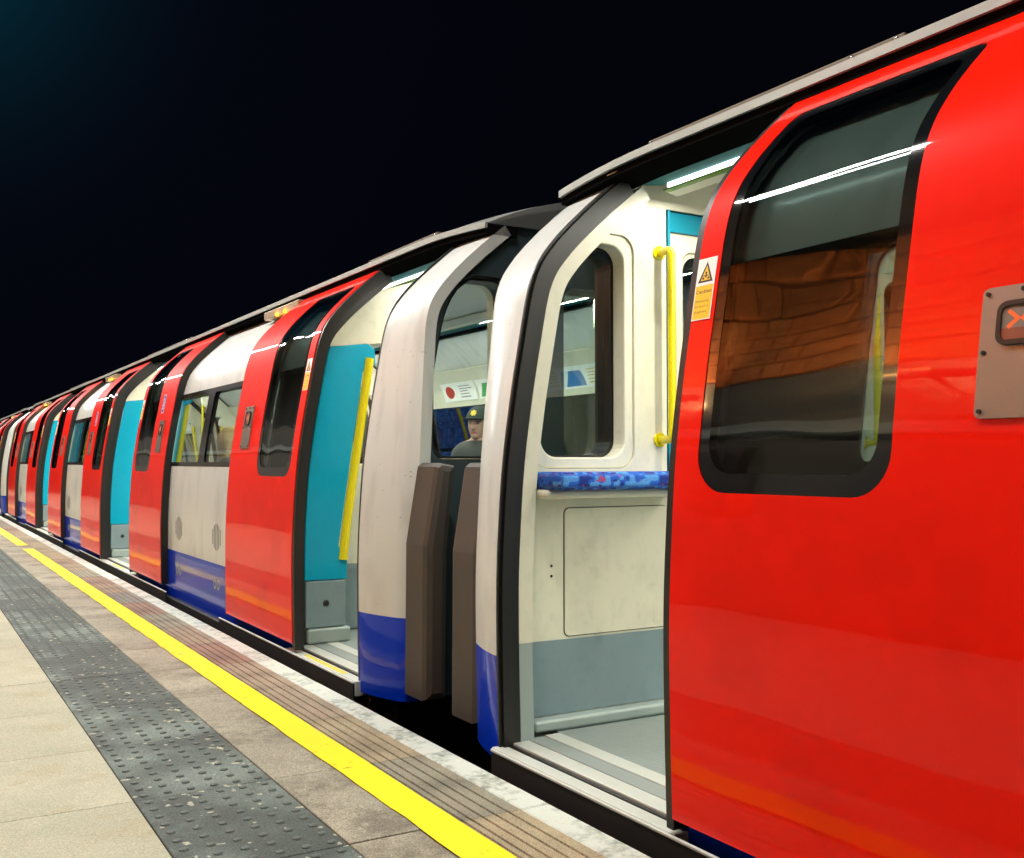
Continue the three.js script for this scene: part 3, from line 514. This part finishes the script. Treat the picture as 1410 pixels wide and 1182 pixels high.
      const bx = (X0, X1, y0, y1, s0, s1, m, nm, p = car, r = 0.003) => mesh(nm, bevelBox(Math.min(MX(X0), MX(X1)), Math.max(MX(X0), MX(X1)), y0, y1, s0, s1, r), m, p);
      bx(2.12, 2.205, 1.9535, 1.975, o0 - 0.05, o1 + 0.05, M.void, 'door_header'); bx(2.116, 2.124, 1.960, 1.965, o0 + 0.1, o1 + 1.0 > LEN ? o1 : o1 + 0.05, M.brass, 'door_track');
      const sill = bx(1.672, 1.72, -0.03, 0.033, o0 - 0.03, o1 + 0.03, M.tread, 'sill');
      bx(1.7225, 1.735, 0.02, 0.037, o0 - 0.02, o1 + 0.02, M.rubber, 'sill_groove', sill); bx(1.736, 1.80, 0.0, 0.043, o0 - 0.02, o1 + 0.02, M.tread, 'tread_plate', sill);
      bx(1.801, 1.868, 0.0, 0.045, o0 - 0.02, o1 + 0.02, M.treadDark, 'tread_plate', sill); bx(1.869, 1.93, 0.0, 0.0475, o0 - 0.02, o1 + 0.02, M.tread, 'tread_plate', sill);
      if (o0 > 0.1 && side > 0 && o1 < LEN / 2) bx(1.684, 1.708, 0.032, 0.0345, (o0 + o1) / 2 - 0.28, (o0 + o1) / 2 + 0.22, M.stepYellow, 'step_marking', sill);
    });
    // bottom door rails run under openings and open leaves
    const runs = [[JAMB - 0.02, 2.46], [D0 - 1.28, D1 + 1.28], [LEN - D1 - 1.28, LEN - D0 + 1.28], [LEN - 2.46, LEN - JAMB + 0.02]];
    if (side > 0) for (const [a, b] of runs) { const g = mesh('door_rail', bevelBox(1.664, 1.671, -0.055, 0.022, a, b, 0.003), M.black, car); mesh('rail_lip', bevelBox(1.66, 1.6705, 0.0225, 0.0315, a, b, 0.003), M.tread, g); }
    // end panels with a slight taper towards the car end
    for (const e of [0, 1]) {
      const dir = e ? -1 : 1, off = (g) => g.translate(0, 0, e ? -LEN / 2 : LEN / 2), warp = (s, y) => { const q = Math.max(0, s - 0.035), f = 1 - 0.85 * sstep(0.8, 1.95, y); return 0.022 - f * (0.082 * Math.pow(1 - Math.min(1, q / (JAMB - 0.055)), 1.6) + 0.04 * Math.pow(Math.max(0, 1 - q / 0.05), 2)); };
      mesh('end_panel', off(bentGeo({ s0: 0.035, s1: JAMB - 0.022, y0: 0.3255, y1: 2.02, o1: BODY, o0: BODY - 0.05, cols: 14, warp }, dir, side)), M.white, car);
      mesh('end_skirt', off(bentGeo({ s0: 0.035, s1: JAMB - 0.022, y0: -0.012, y1: 0.325, o1: BODY + 0.0005, o0: BODY - 0.05, cols: 14, warp }, dir, side)), M.blue, car);
      mesh('end_seal', off(bentGeo({ s0: JAMB - 0.0215, s1: JAMB - 0.012, y0: 0.0, y1: 1.99, o1: BODY + 0.024, o0: BODY + 0.013 }, dir, side)), M.rubber, car);
      const sx = (a, b) => (e ? [LEN - b, LEN - a] : [a, b]);
      // rubber barrier between the cars
      const bs = poly([[1.762, 0.03], [1.862, 0.03], [1.865, 0.60], [1.90, 0.945], [1.835, 0.955], [1.815, 0.94], [1.765, 0.63]].map((q) => [MX(q[0]), q[1]]).sort(() => 0));
      mesh('gap_barrier', extrude(bs, ...sx(-0.15, 0.06), 0.03), M.barrier, car);
    }
    // gutter and roof drip strips
    const gx = (X0, X1, y0, y1, s0, s1, m, nm, r) => mesh(nm, bevelBox(Math.min(MX(X0), MX(X1)), Math.max(MX(X0), MX(X1)), y0, y1, s0, s1, r), m, car);
    const ring = (w0, w1, y0, y1) => (s) => { const q = [[MX(gX(s) + w0), y0 + gY(s)], [MX(gX(s) + w1), y0 + gY(s)], [MX(gX(s) + w1), y1 + gY(s)], [MX(gX(s) + w0), y1 + gY(s)]]; return side > 0 ? q : q.reverse(); };
    mesh('gutter', loft(ring(0, 0.012, 1.977, 2.002)), M.gutter, car); mesh('gutter_gap', loft(ring(0.0125, 0.16, 1.9505, 1.9975)), M.void, car);
    for (const [o0, o1] of OPEN) {
      const a = o0 < 1 ? 0.45 : o0 > LEN - 2 ? LEN - 1.61 : o0 - 0.1, b = o0 < 1 ? 1.25 : o0 > LEN - 2 ? LEN - 0.6 : o1 + 0.1, d = gx(2.112, 2.18, 2.0025, 2.018, a, b, M.drip, 'drip_strip', 0.004);
      for (const s of [a + 0.02, a + 0.16, b - 0.02]) mesh('bolt', new THREE.SphereGeometry(0.007, 8, 6).translate(...L3(MX(2.108), 2.006, s).toArray()), M.chrome, d);
    }
  }
  // doors: [opening edge, direction]
  const sides = [[1.10, 1, ['caution']], [5.23, -1, ['caution', 'wheelchair']], [6.68, 1, ['caution', 'wheelchair']], [LEN - 6.68, -1, ['caution']], [LEN - 5.23, 1, ['caution']], [LEN - 1.10, -1, ['caution']]];
  for (const [s, d, k] of sides) makeDoor(car, s, d, 1, k);
  for (const [s, d] of [[JAMB - 0.0, 1], [5.955, -1], [5.985, 1], [LEN - 5.985, -1], [LEN - 5.955, 1], [LEN - JAMB, -1]]) makeDoor(car, s, d, -1);
  // roof shell, ceiling, floor
  const arc = (x0, y0, yc, n) => { const r = []; for (let k = 0; k <= n; k++) { const t = k / n * 2 - 1; r.push([XC + t * (XC - x0), yc - (yc - y0) * Math.pow(Math.abs(t), 2.2)]); } return r; };
  mesh('roof', loft((s) => { const x = gX(s) + 0.013, e = gY(s), h = 2.2 + 2 * e; return [...arc(x, 2.0 + e, h, 24).reverse(), ...arc(x + 0.02, 1.998 + e, h - 0.04, 24)]; }), M.roof, car);
  mesh('ceiling', extrude(poly([[2.42, 2.005], [2.62, 2.045], [3.32, 2.045], [3.52, 2.005], [3.52, 2.02], [3.32, 2.06], [2.62, 2.06], [2.42, 2.02]].reverse()), 0.3, LEN - 0.3), M.ceiling, car);
  for (const f of [1, -1]) {
    const MX = (X) => (f > 0 ? X : 2 * XC - X), pl = (p) => poly(f > 0 ? p.map((q) => [MX(q[0]), q[1]]) : p.map((q) => [MX(q[0]), q[1]]).reverse());
    mesh('ceiling_cove', extrude(pl([[2.2055, 1.9535], [2.405, 1.978], [2.405, 1.988], [2.2055, 1.9635]]), 0.31, LEN - 0.31), M.teal, car);
    const fit = mesh('light_fitting', extrude(pl([[2.405, 1.950], [2.46, 1.940], [2.47, 1.95], [2.47, 2.0], [2.41, 2.0], [2.406, 1.97]]), 0.33, LEN - 0.33), M.ceiling, car);
    mesh('light_tube', extrude(pl([[2.388, 1.961], [2.396, 1.957], [2.4035, 1.961], [2.4035, 1.974], [2.396, 1.9765], [2.388, 1.974]]), 0.36, LEN - 0.36), M.carTube, fit);
    mesh('light_trim', extrude(pl([[2.386, 1.948], [2.404, 1.943], [2.404, 1.949], [2.386, 1.954]]), 0.34, LEN - 0.34), M.trimGreen, fit);
    const N = 4, l = (LEN - 0.72) / N; for (let k = 0; k < N; k++) { const r = new THREE.RectAreaLight(lin(1, 0.97, 0.84), CAR_LAMP, 0.03, l - 0.02); r.position.copy(L3(MX(2.432), 1.936, 0.36 + (k + 0.5) * l)); r.rotation.x = -Math.PI / 2; fit.add(r); }
  }
  mesh('floor', bevelBox(1.931, 2 * XC - 1.931, -0.02, 0.046, 0.28, LEN - 0.28, 0.002), M.floor, car);
  mesh('underframe', bevelBox(1.82, 2 * XC - 1.82, -0.62, -0.04, 0.25, LEN - 0.25, 0.02), M.black, car);
  mesh('solebar', bevelBox(1.722, 1.83, -0.10, -0.035, 0.3, LEN - 0.3, 0.01), M.black, car);
  // end walls: slate outside, cream inside with a recessed window, access panel, kick panel, perch seat, gangway door
  for (const e of [0, 1]) {
    const sx = (a, b) => (e ? [LEN - b, LEN - a] : [a, b]), D = e ? -1 : 1, S = (s) => (e ? LEN - s : s);
    const outl = (o) => { const l = profPts(o, -0.01, 2.02), r = l.map((q) => [2 * XC - q[0], q[1]]).reverse(); return [...l, ...arc(2.32, 1.98, 2.155, 16), ...r].reverse(); };
    const wins = [[1.905, 2.265], [2 * XC - 2.265, 2 * XC - 1.905]];
    const outer = poly(outl(BODY - 0.065)); for (const [a] of wins) outer.holes.push(endWin(-0.01, a > XC, THREE.Path)); outer.holes.push(rounded(2.55, 3.39, 0.97, 1.74, 0.06, THREE.Path));
    mesh('end_wall', extrude(outer, ...sx(0.065, 0.087)), M.slate, car);
    const half = (flip) => { const p = [...profPts(LIN, -0.01, 2.02), [2.42, 2.055], [2.4545, 2.06], [2.4545, -0.01]].map((q) => [flip ? 2 * XC - q[0] : q[0], q[1]]), h = poly(flip ? p : p.reverse()); h.holes.push(endWin(-0.04, flip, THREE.Path)); return h; };
    const iw = mesh('end_lining', extrude(half(false), ...sx(0.255, 0.27)), M.cream, car); mesh('end_lining', extrude(half(true), ...sx(0.255, 0.27)), M.cream, car);
    mesh('end_header', extrude(poly([[2.455, 1.9055], [3.485, 1.9055], [3.485, 2.07], [XC, 2.10], [2.455, 2.07]]), ...sx(0.255, 0.27)), M.cream, iw);
    for (const [a, b] of wins) {
      const fr = endWin(-0.0395, a > XC); fr.holes.push(endWin(0, a > XC, THREE.Path)); mesh('window_reveal', extrude(fr, ...sx(0.19, 0.262), 0.006), M.cream, iw);
      const seal = endWin(-0.001, a > XC); seal.holes.push(endWin(0.008, a > XC, THREE.Path)); mesh('window_seal', extrude(seal, ...sx(0.088, 0.189)), M.rubber, iw);
      mesh('window_pane', extrude(endWin(0.0085, a > XC), ...sx(0.14, 0.147)), M.glass, iw);
      const flip = a > XC, fx = (x) => (flip ? 2 * XC - x : x), q0 = Math.min(fx(1.995), fx(2.452)), q1 = Math.max(fx(1.995), fx(2.452));
      mesh('access_gap', extrude(rounded(q0 - 0.003, q1 + (flip ? 0.003 : 0), 0.352, 0.80, 0.022), ...sx(0.2702, 0.2715)), M.black, iw); mesh('access_panel', extrude(rounded(q0, q1, 0.355, 0.797, 0.02), ...sx(0.2716, 0.2745)), M.cream, iw);
      for (const y of [0.565, 0.60]) mesh('screw', new THREE.SphereGeometry(0.005, 8, 6).translate(...L3(fx(1.942), y, S(0.271)).toArray()), M.screw, iw);
      const k0 = Math.min(fx(1.86), fx(2.452)), k1 = Math.max(fx(1.86), fx(2.452));
      mesh('kick_panel', extrude(rounded(k0, k1, 0.092, 0.345, 0.002), ...sx(0.2702, 0.276)), M.kick, iw);
      mesh('skirting', bevelBox(k0 - (flip ? 0 : 0.02), k1 + (flip ? 0.02 : 0), 0.0465, 0.089, ...sx(0.26, 0.325), 0.014), M.skirting, iw);
      const c0 = Math.min(fx(1.835), fx(2.455)), c1 = Math.max(fx(1.835), fx(2.455));
      mesh('perch_back', bevelBox(c0, c1, 0.835, 0.866, ...sx(0.272, 0.40), 0.014), M.cream, iw);
      mesh('perch_cushion', bevelBox(c0 + 0.01, c1 - 0.005, 0.866, 0.925, ...sx(0.272, 0.475), 0.022), M.moquette, iw);
      const hx = fx(2.418), hr = mesh('grab_handle', tube([[hx, 1.735, S(0.27)], [hx, 1.735, S(0.325)], [hx, 1.715, S(0.345)], [hx, 1.06, S(0.345)], [hx, 1.04, S(0.325)], [hx, 1.04, S(0.27)]], 0.0155, 60), M.handrail, iw);
      for (const y of [1.735, 1.04]) mesh('handle_flange', new THREE.CylinderGeometry(0.027, 0.027, 0.008, 20).rotateX(Math.PI / 2).translate(...L3(hx, y, S(0.275)).toArray()), M.handrail, iw);
    }
    for (const x of [2.4605, 3.4675]) mesh('door_trim', bevelBox(x, x + 0.012, 0.05, 1.905, ...sx(0.25, 0.276), 0.003), M.tealTrim, iw);
    mesh('door_trim', bevelBox(2.473, 3.467, 1.825, 1.9, ...sx(0.25, 0.262), 0.003), M.tealTrim, iw);
    const gd = rounded(2.4735, 3.4665, 0.05, 1.8245, 0.01); gd.holes.push(rounded(2.55, 3.39, 0.97, 1.74, 0.06, THREE.Path));
    const gdm = mesh('gangway_door', extrude(gd, ...sx(0.235, 0.25)), M.cream, car); mesh('window_pane', extrude(rounded(2.5485, 3.3915, 0.9685, 1.7415, 0.06), ...sx(0.24, 0.246)), M.glass, gdm);
    const hole = rounded(2.495, 3.445, 0.9, 1.80, 0.05); hole.holes.push(rounded(2.535, 3.405, 0.955, 1.755, 0.055, THREE.Path)); mesh('door_moulding', extrude(hole, ...sx(0.2505, 0.262), 0.004), M.cream, gdm);
    for (const MXf of [(x) => x, (x) => 2 * XC - x]) mesh('end_column', extrude(poly(((p) => (MXf(0) ? p.reverse() : p))([...profPts(LIN + 0.004, 0.046, 1.90), ...profPts(LIN - 0.05, 0.046, 1.90).reverse()].map((q) => [MXf(q[0]), q[1]]))), ...sx(0.2555, 0.262)), M.cream, iw);
  }
  return car;
}
const CARS = [];
{
  const c2 = makeCar(); scene.add(c2); CARS.push(c2); c2.position.set(XC, YB, -(3.77 + LEN / 2));
  tag(c2, 'middle train car, with red doors open, whose near end faces the gap between the cars', 'train car', 'coupled cars of the train');
  const c1 = c2.clone(true); c1.name = numbered('train_car'); scene.add(c1); CARS.push(c1); c1.position.set(XC, YB, -(3.27 - LEN / 2));
  tag(c1, 'nearest train car, with the large red door and cream interior at right', 'train car', 'coupled cars of the train');
  const c3 = c2.clone(true); c3.name = numbered('train_car'); scene.add(c3); CARS.push(c3); c3.position.set(XC, YB, -(21.6 + LEN / 2));
  tag(c3, 'farthest train car, a sliver at the left edge of the picture', 'train car', 'coupled cars of the train');
  const near = c1.children.filter((o) => o.name === 'door')[5]; near.position.z = -((LEN - 1.244) - LEN / 2);
}

// ------------------------------------------------------------------ two seated passengers
const cap = (p, a, b, ra, rb) => { const ab = b.map((v, i) => v - a[i]), ap = p.map((v, i) => v - a[i]), t = Math.max(0, Math.min(1, (ap[0] * ab[0] + ap[1] * ab[1] + ap[2] * ab[2]) / (ab[0] ** 2 + ab[1] ** 2 + ab[2] ** 2 + 1e-9))); return Math.hypot(ap[0] - t * ab[0], ap[1] - t * ab[1], ap[2] - t * ab[2]) - (ra + (rb - ra) * t); };
const ell = (p, c, r) => { const q = [(p[0] - c[0]) / r[0], (p[1] - c[1]) / r[1], (p[2] - c[2]) / r[2]], k = Math.hypot(...q); return (k - 1) * Math.min(...r); };
const smin = (a, b, k) => { const h = Math.max(k - Math.abs(a - b), 0) / k; return Math.min(a, b) - h * h * k / 4; };
function march(field, c, half, res, colour) {       // mesh the zero surface of a distance field in a cube
  const mc = new MarchingCubes(res, new THREE.MeshStandardMaterial(), false, false, 200000); mc.isolation = 0;
  for (let z = 0; z < res; z++) for (let y = 0; y < res; y++) for (let x = 0; x < res; x++) mc.field[x + y * res + z * res * res] = -field([c[0] + (x / (res / 2) - 1) * half, c[1] + (y / (res / 2) - 1) * half, c[2] + (z / (res / 2) - 1) * half]);
  mc.update(); const n = mc.count, p = new Float32Array(n * 3), nn = new Float32Array(n * 3), col = new Float32Array(n * 3);
  for (let i = 0; i < n; i++) { for (let k = 0; k < 3; k++) { p[i * 3 + k] = mc.positionArray[i * 3 + k] * half + c[k]; nn[i * 3 + k] = mc.normalArray[i * 3 + k]; } const q = colour([p[i * 3], p[i * 3 + 1], p[i * 3 + 2]]); col.set(q, i * 3); }
  const g = new THREE.BufferGeometry(); g.setAttribute('position', new THREE.BufferAttribute(p, 3)); g.setAttribute('normal', new THREE.BufferAttribute(nn, 3)); g.setAttribute('color', new THREE.BufferAttribute(col, 3)); return g;
}
function makePerson(coat, trousers, hair, long) {   // seated, facing +x, feet at y = 0
  const skin = [0.58, 0.34, 0.24], sides = [-1, 1], g = [];
  const body = (p) => {
    let d = ell(p, [0.0, 0.60, 0], [0.15, 0.17, 0.185]); d = smin(d, ell(p, [-0.01, 0.86, 0], [0.135, 0.22, 0.185]), 0.12); d = smin(d, cap(p, [-0.01, 0.98, -0.13], [-0.01, 0.98, 0.13], 0.085, 0.085), 0.08); d = smin(d, cap(p, [-0.01, 0.99, 0], [0.01, 1.09, 0], 0.06, 0.054), 0.05);
    for (const s of sides) {
      let l = cap(p, [0, 0.55, s * 0.1], [0.42, 0.53, s * 0.12], 0.09, 0.064); l = smin(l, cap(p, [0.42, 0.53, s * 0.12], [0.44, 0.09, s * 0.12], 0.062, 0.045), 0.03); l = smin(l, cap(p, [0.43, 0.045, s * 0.12], [0.60, 0.035, s * 0.135], 0.045, 0.034), 0.03); d = smin(d, l, 0.05);
      let a = cap(p, [-0.01, 0.97, s * 0.185], [0.03, 0.73, s * 0.235], 0.056, 0.047); a = smin(a, cap(p, [0.03, 0.73, s * 0.235], [0.27, 0.655, s * 0.13], 0.045, 0.034), 0.02); d = smin(d, a, 0.03);
    }
    return d;
  };
  g.push(march(body, [0.15, 0.56, 0], 0.66, 100, (p) => (p[1] > 1.075 ? skin : p[1] < 0.075 ? [0.02, 0.02, 0.02] : p[0] > 0.13 && p[1] < 0.60 || p[1] < 0.47 ? trousers : coat)));
  const hc = [0.025, 1.20, 0];
  const head = (p) => {
    let d = ell(p, [0.005, 1.225, 0], [0.098, 0.098, 0.076]); d = smin(d, ell(p, [0.035, 1.165, 0], [0.068, 0.085, 0.058]), 0.05); d = smin(d, cap(p, [0.0, 1.06, 0], [0.005, 1.13, 0], 0.056, 0.053), 0.03);
    d = smin(d, cap(p, [0.098, 1.21, 0], [0.122, 1.172, 0], 0.008, 0.013), 0.018); d = smin(d, ell(p, [0.085, 1.112, 0], [0.02, 0.018, 0.022]), 0.02); d = smin(d, cap(p, [0.097, 1.138, -0.018], [0.097, 1.138, 0.018], 0.008, 0.008), 0.008);
    for (const s of sides) { d = Math.max(d, -(ell(p, [0.112, 1.207, s * 0.032], [0.022, 0.013, 0.018]))); d = smin(d, ell(p, [0.085, 1.206, s * 0.032], [0.012, 0.011, 0.012]), 0.004); d = smin(d, ell(p, [-0.002, 1.185, s * 0.078], [0.018, 0.03, 0.008]), 0.006); }
    return d;
  };
  g.push(march(head, hc, 0.165, 96, (p) => (p[1] > 1.13 && p[1] < 1.147 && p[0] > 0.095 && Math.abs(p[2]) < 0.026 ? [0.46, 0.14, 0.12] : Math.hypot(p[1] - 1.206, Math.abs(p[2]) - 0.032) < 0.005 && p[0] > 0.08 ? [0.03, 0.03, 0.04] : p[1] > 1.221 && p[1] < 1.228 && p[0] > 0.07 && Math.abs(Math.abs(p[2]) - 0.034) < 0.02 ? hair : skin)));
  for (const s of sides) {
    const w = [0.27, 0.655, s * 0.13], palm = (p) => {
      let d = cap(p, w, [0.345, 0.63, s * 0.105], 0.03, 0.032); d = Math.max(d, Math.abs((p[1] - 0.64) + (p[0] - 0.31) * 0.33) - 0.018);
      for (let k = 0; k < 4; k++) { const z = s * (0.13 - k * 0.021), L = [0.055, 0.068, 0.072, 0.06][k], b = [0.355, 0.628, z], m = [0.355 + L * 0.62, 0.622, z], e = [0.355 + L, 0.60, z]; d = smin(d, cap(p, b, m, 0.0095, 0.0088), 0.006); d = Math.min(d, cap(p, m, e, 0.0088, 0.0078)); }
      d = smin(d, cap(p, [0.30, 0.64, s * 0.098], [0.34, 0.628, s * 0.062], 0.012, 0.010), 0.008); return Math.min(d, cap(p, [0.34, 0.628, s * 0.062], [0.37, 0.618, s * 0.058], 0.010, 0.0085));
    };
    g.push(march(palm, [0.345, 0.63, s * 0.1], 0.1, 64, () => skin));
  }
  const o = mesh(numbered('person'), BGU.mergeGeometries(g), std({ vertexColors: true, roughness: 0.7 }), scene);
  const hr = long ? (p) => { let d = Math.max(ell(p, [-0.006, 1.232, 0], [0.112, 0.106, 0.094]), 0.75 * (p[0] - 0.055) + 0.66 * (1.225 - p[1])); for (const s of [-1, -0.5, 0, 0.5, 1]) d = smin(d, cap(p, [-0.075 + 0.05 * Math.abs(s), 1.2, s * 0.078], [-0.105 + 0.05 * Math.abs(s), 0.98 - 0.03 * Math.cos(s * 9), s * 0.10], 0.04, 0.02), 0.03); return d + 0.004 * Math.sin(p[2] * 210 + p[1] * 30 + Math.sin(p[1] * 40) * 1.5) + 0.003 * Math.sin(p[2] * 390 - p[1] * 55); }
    : (p) => Math.max(ell(p, [-0.004, 1.228, 0], [0.107, 0.105, 0.086]), 0.8 * (p[0] - 0.06) + 0.6 * (1.215 - p[1])) + 0.002 * Math.sin(p[2] * 300);
  const hm = mesh('hair', march(hr, [-0.02, 1.13, 0], 0.24, 88, () => hair), std({ vertexColors: true, roughness: 0.6 }), o);
  return o;
}
{
  const a = makePerson([0.05, 0.055, 0.05], [0.03, 0.035, 0.05], [0.06, 0.04, 0.025], false); a.position.set(3.86, 0.046, -6.98); a.rotation.y = Math.PI * 1.2;
  tag(a, 'seated passenger in a dark cap with a yellow leaf badge behind the car end window', 'person');
  const crown = march((p) => Math.max(ell(p, [0.0, 1.245, 0], [0.118, 0.105, 0.1]), 1.238 - p[1] + 0.1 * p[0]), [0, 1.25, 0], 0.15, 64, () => [0.035, 0.05, 0.045]);
  const capm = mesh('cap', crown, std({ vertexColors: true, roughness: 0.85 }), a);
  const br = new THREE.SphereGeometry(0.1, 24, 12).scale(1, 0.1, 0.86).translate(0.09, 1.245, 0); mesh('cap_brim', br, std({ color: lin(0.03, 0.045, 0.04), roughness: 0.85 }), capm);
  const lf = new THREE.Shape(), pts = []; for (let k = 0; k < 22; k++) { const t = k / 22 * Math.PI * 2, r = 0.012 + 0.016 * Math.pow(Math.abs(Math.cos(t * 3.5)), 0.8); pts.push([Math.sin(t) * r, Math.cos(t) * r]); } pts.forEach((q, i) => (i ? lf.lineTo(q[0], q[1]) : lf.moveTo(q[0], q[1])));
  mesh('leaf_badge', new THREE.ExtrudeGeometry(lf, { depth: 0.003, bevelEnabled: false }).rotateX(-0.35).rotateY(Math.PI / 2).translate(0.108, 1.288, 0), std({ color: lin(0.75, 0.55, 0.05), roughness: 0.5 }), capm);
  const b = makePerson([0.05, 0.05, 0.055], [0.04, 0.045, 0.07], [0.66, 0.46, 0.20], true); b.position.set(2.12, 0.07, -7.62); b.rotation.y = -0.3; b.scale.setScalar(0.86);
  tag(b, 'seated passenger with long blonde hair, her back to the carriage window', 'person');
}

scene.traverse((o) => { if (o.isMesh) o.castShadow = o.receiveShadow = true; });
renderer.render(scene, camera);
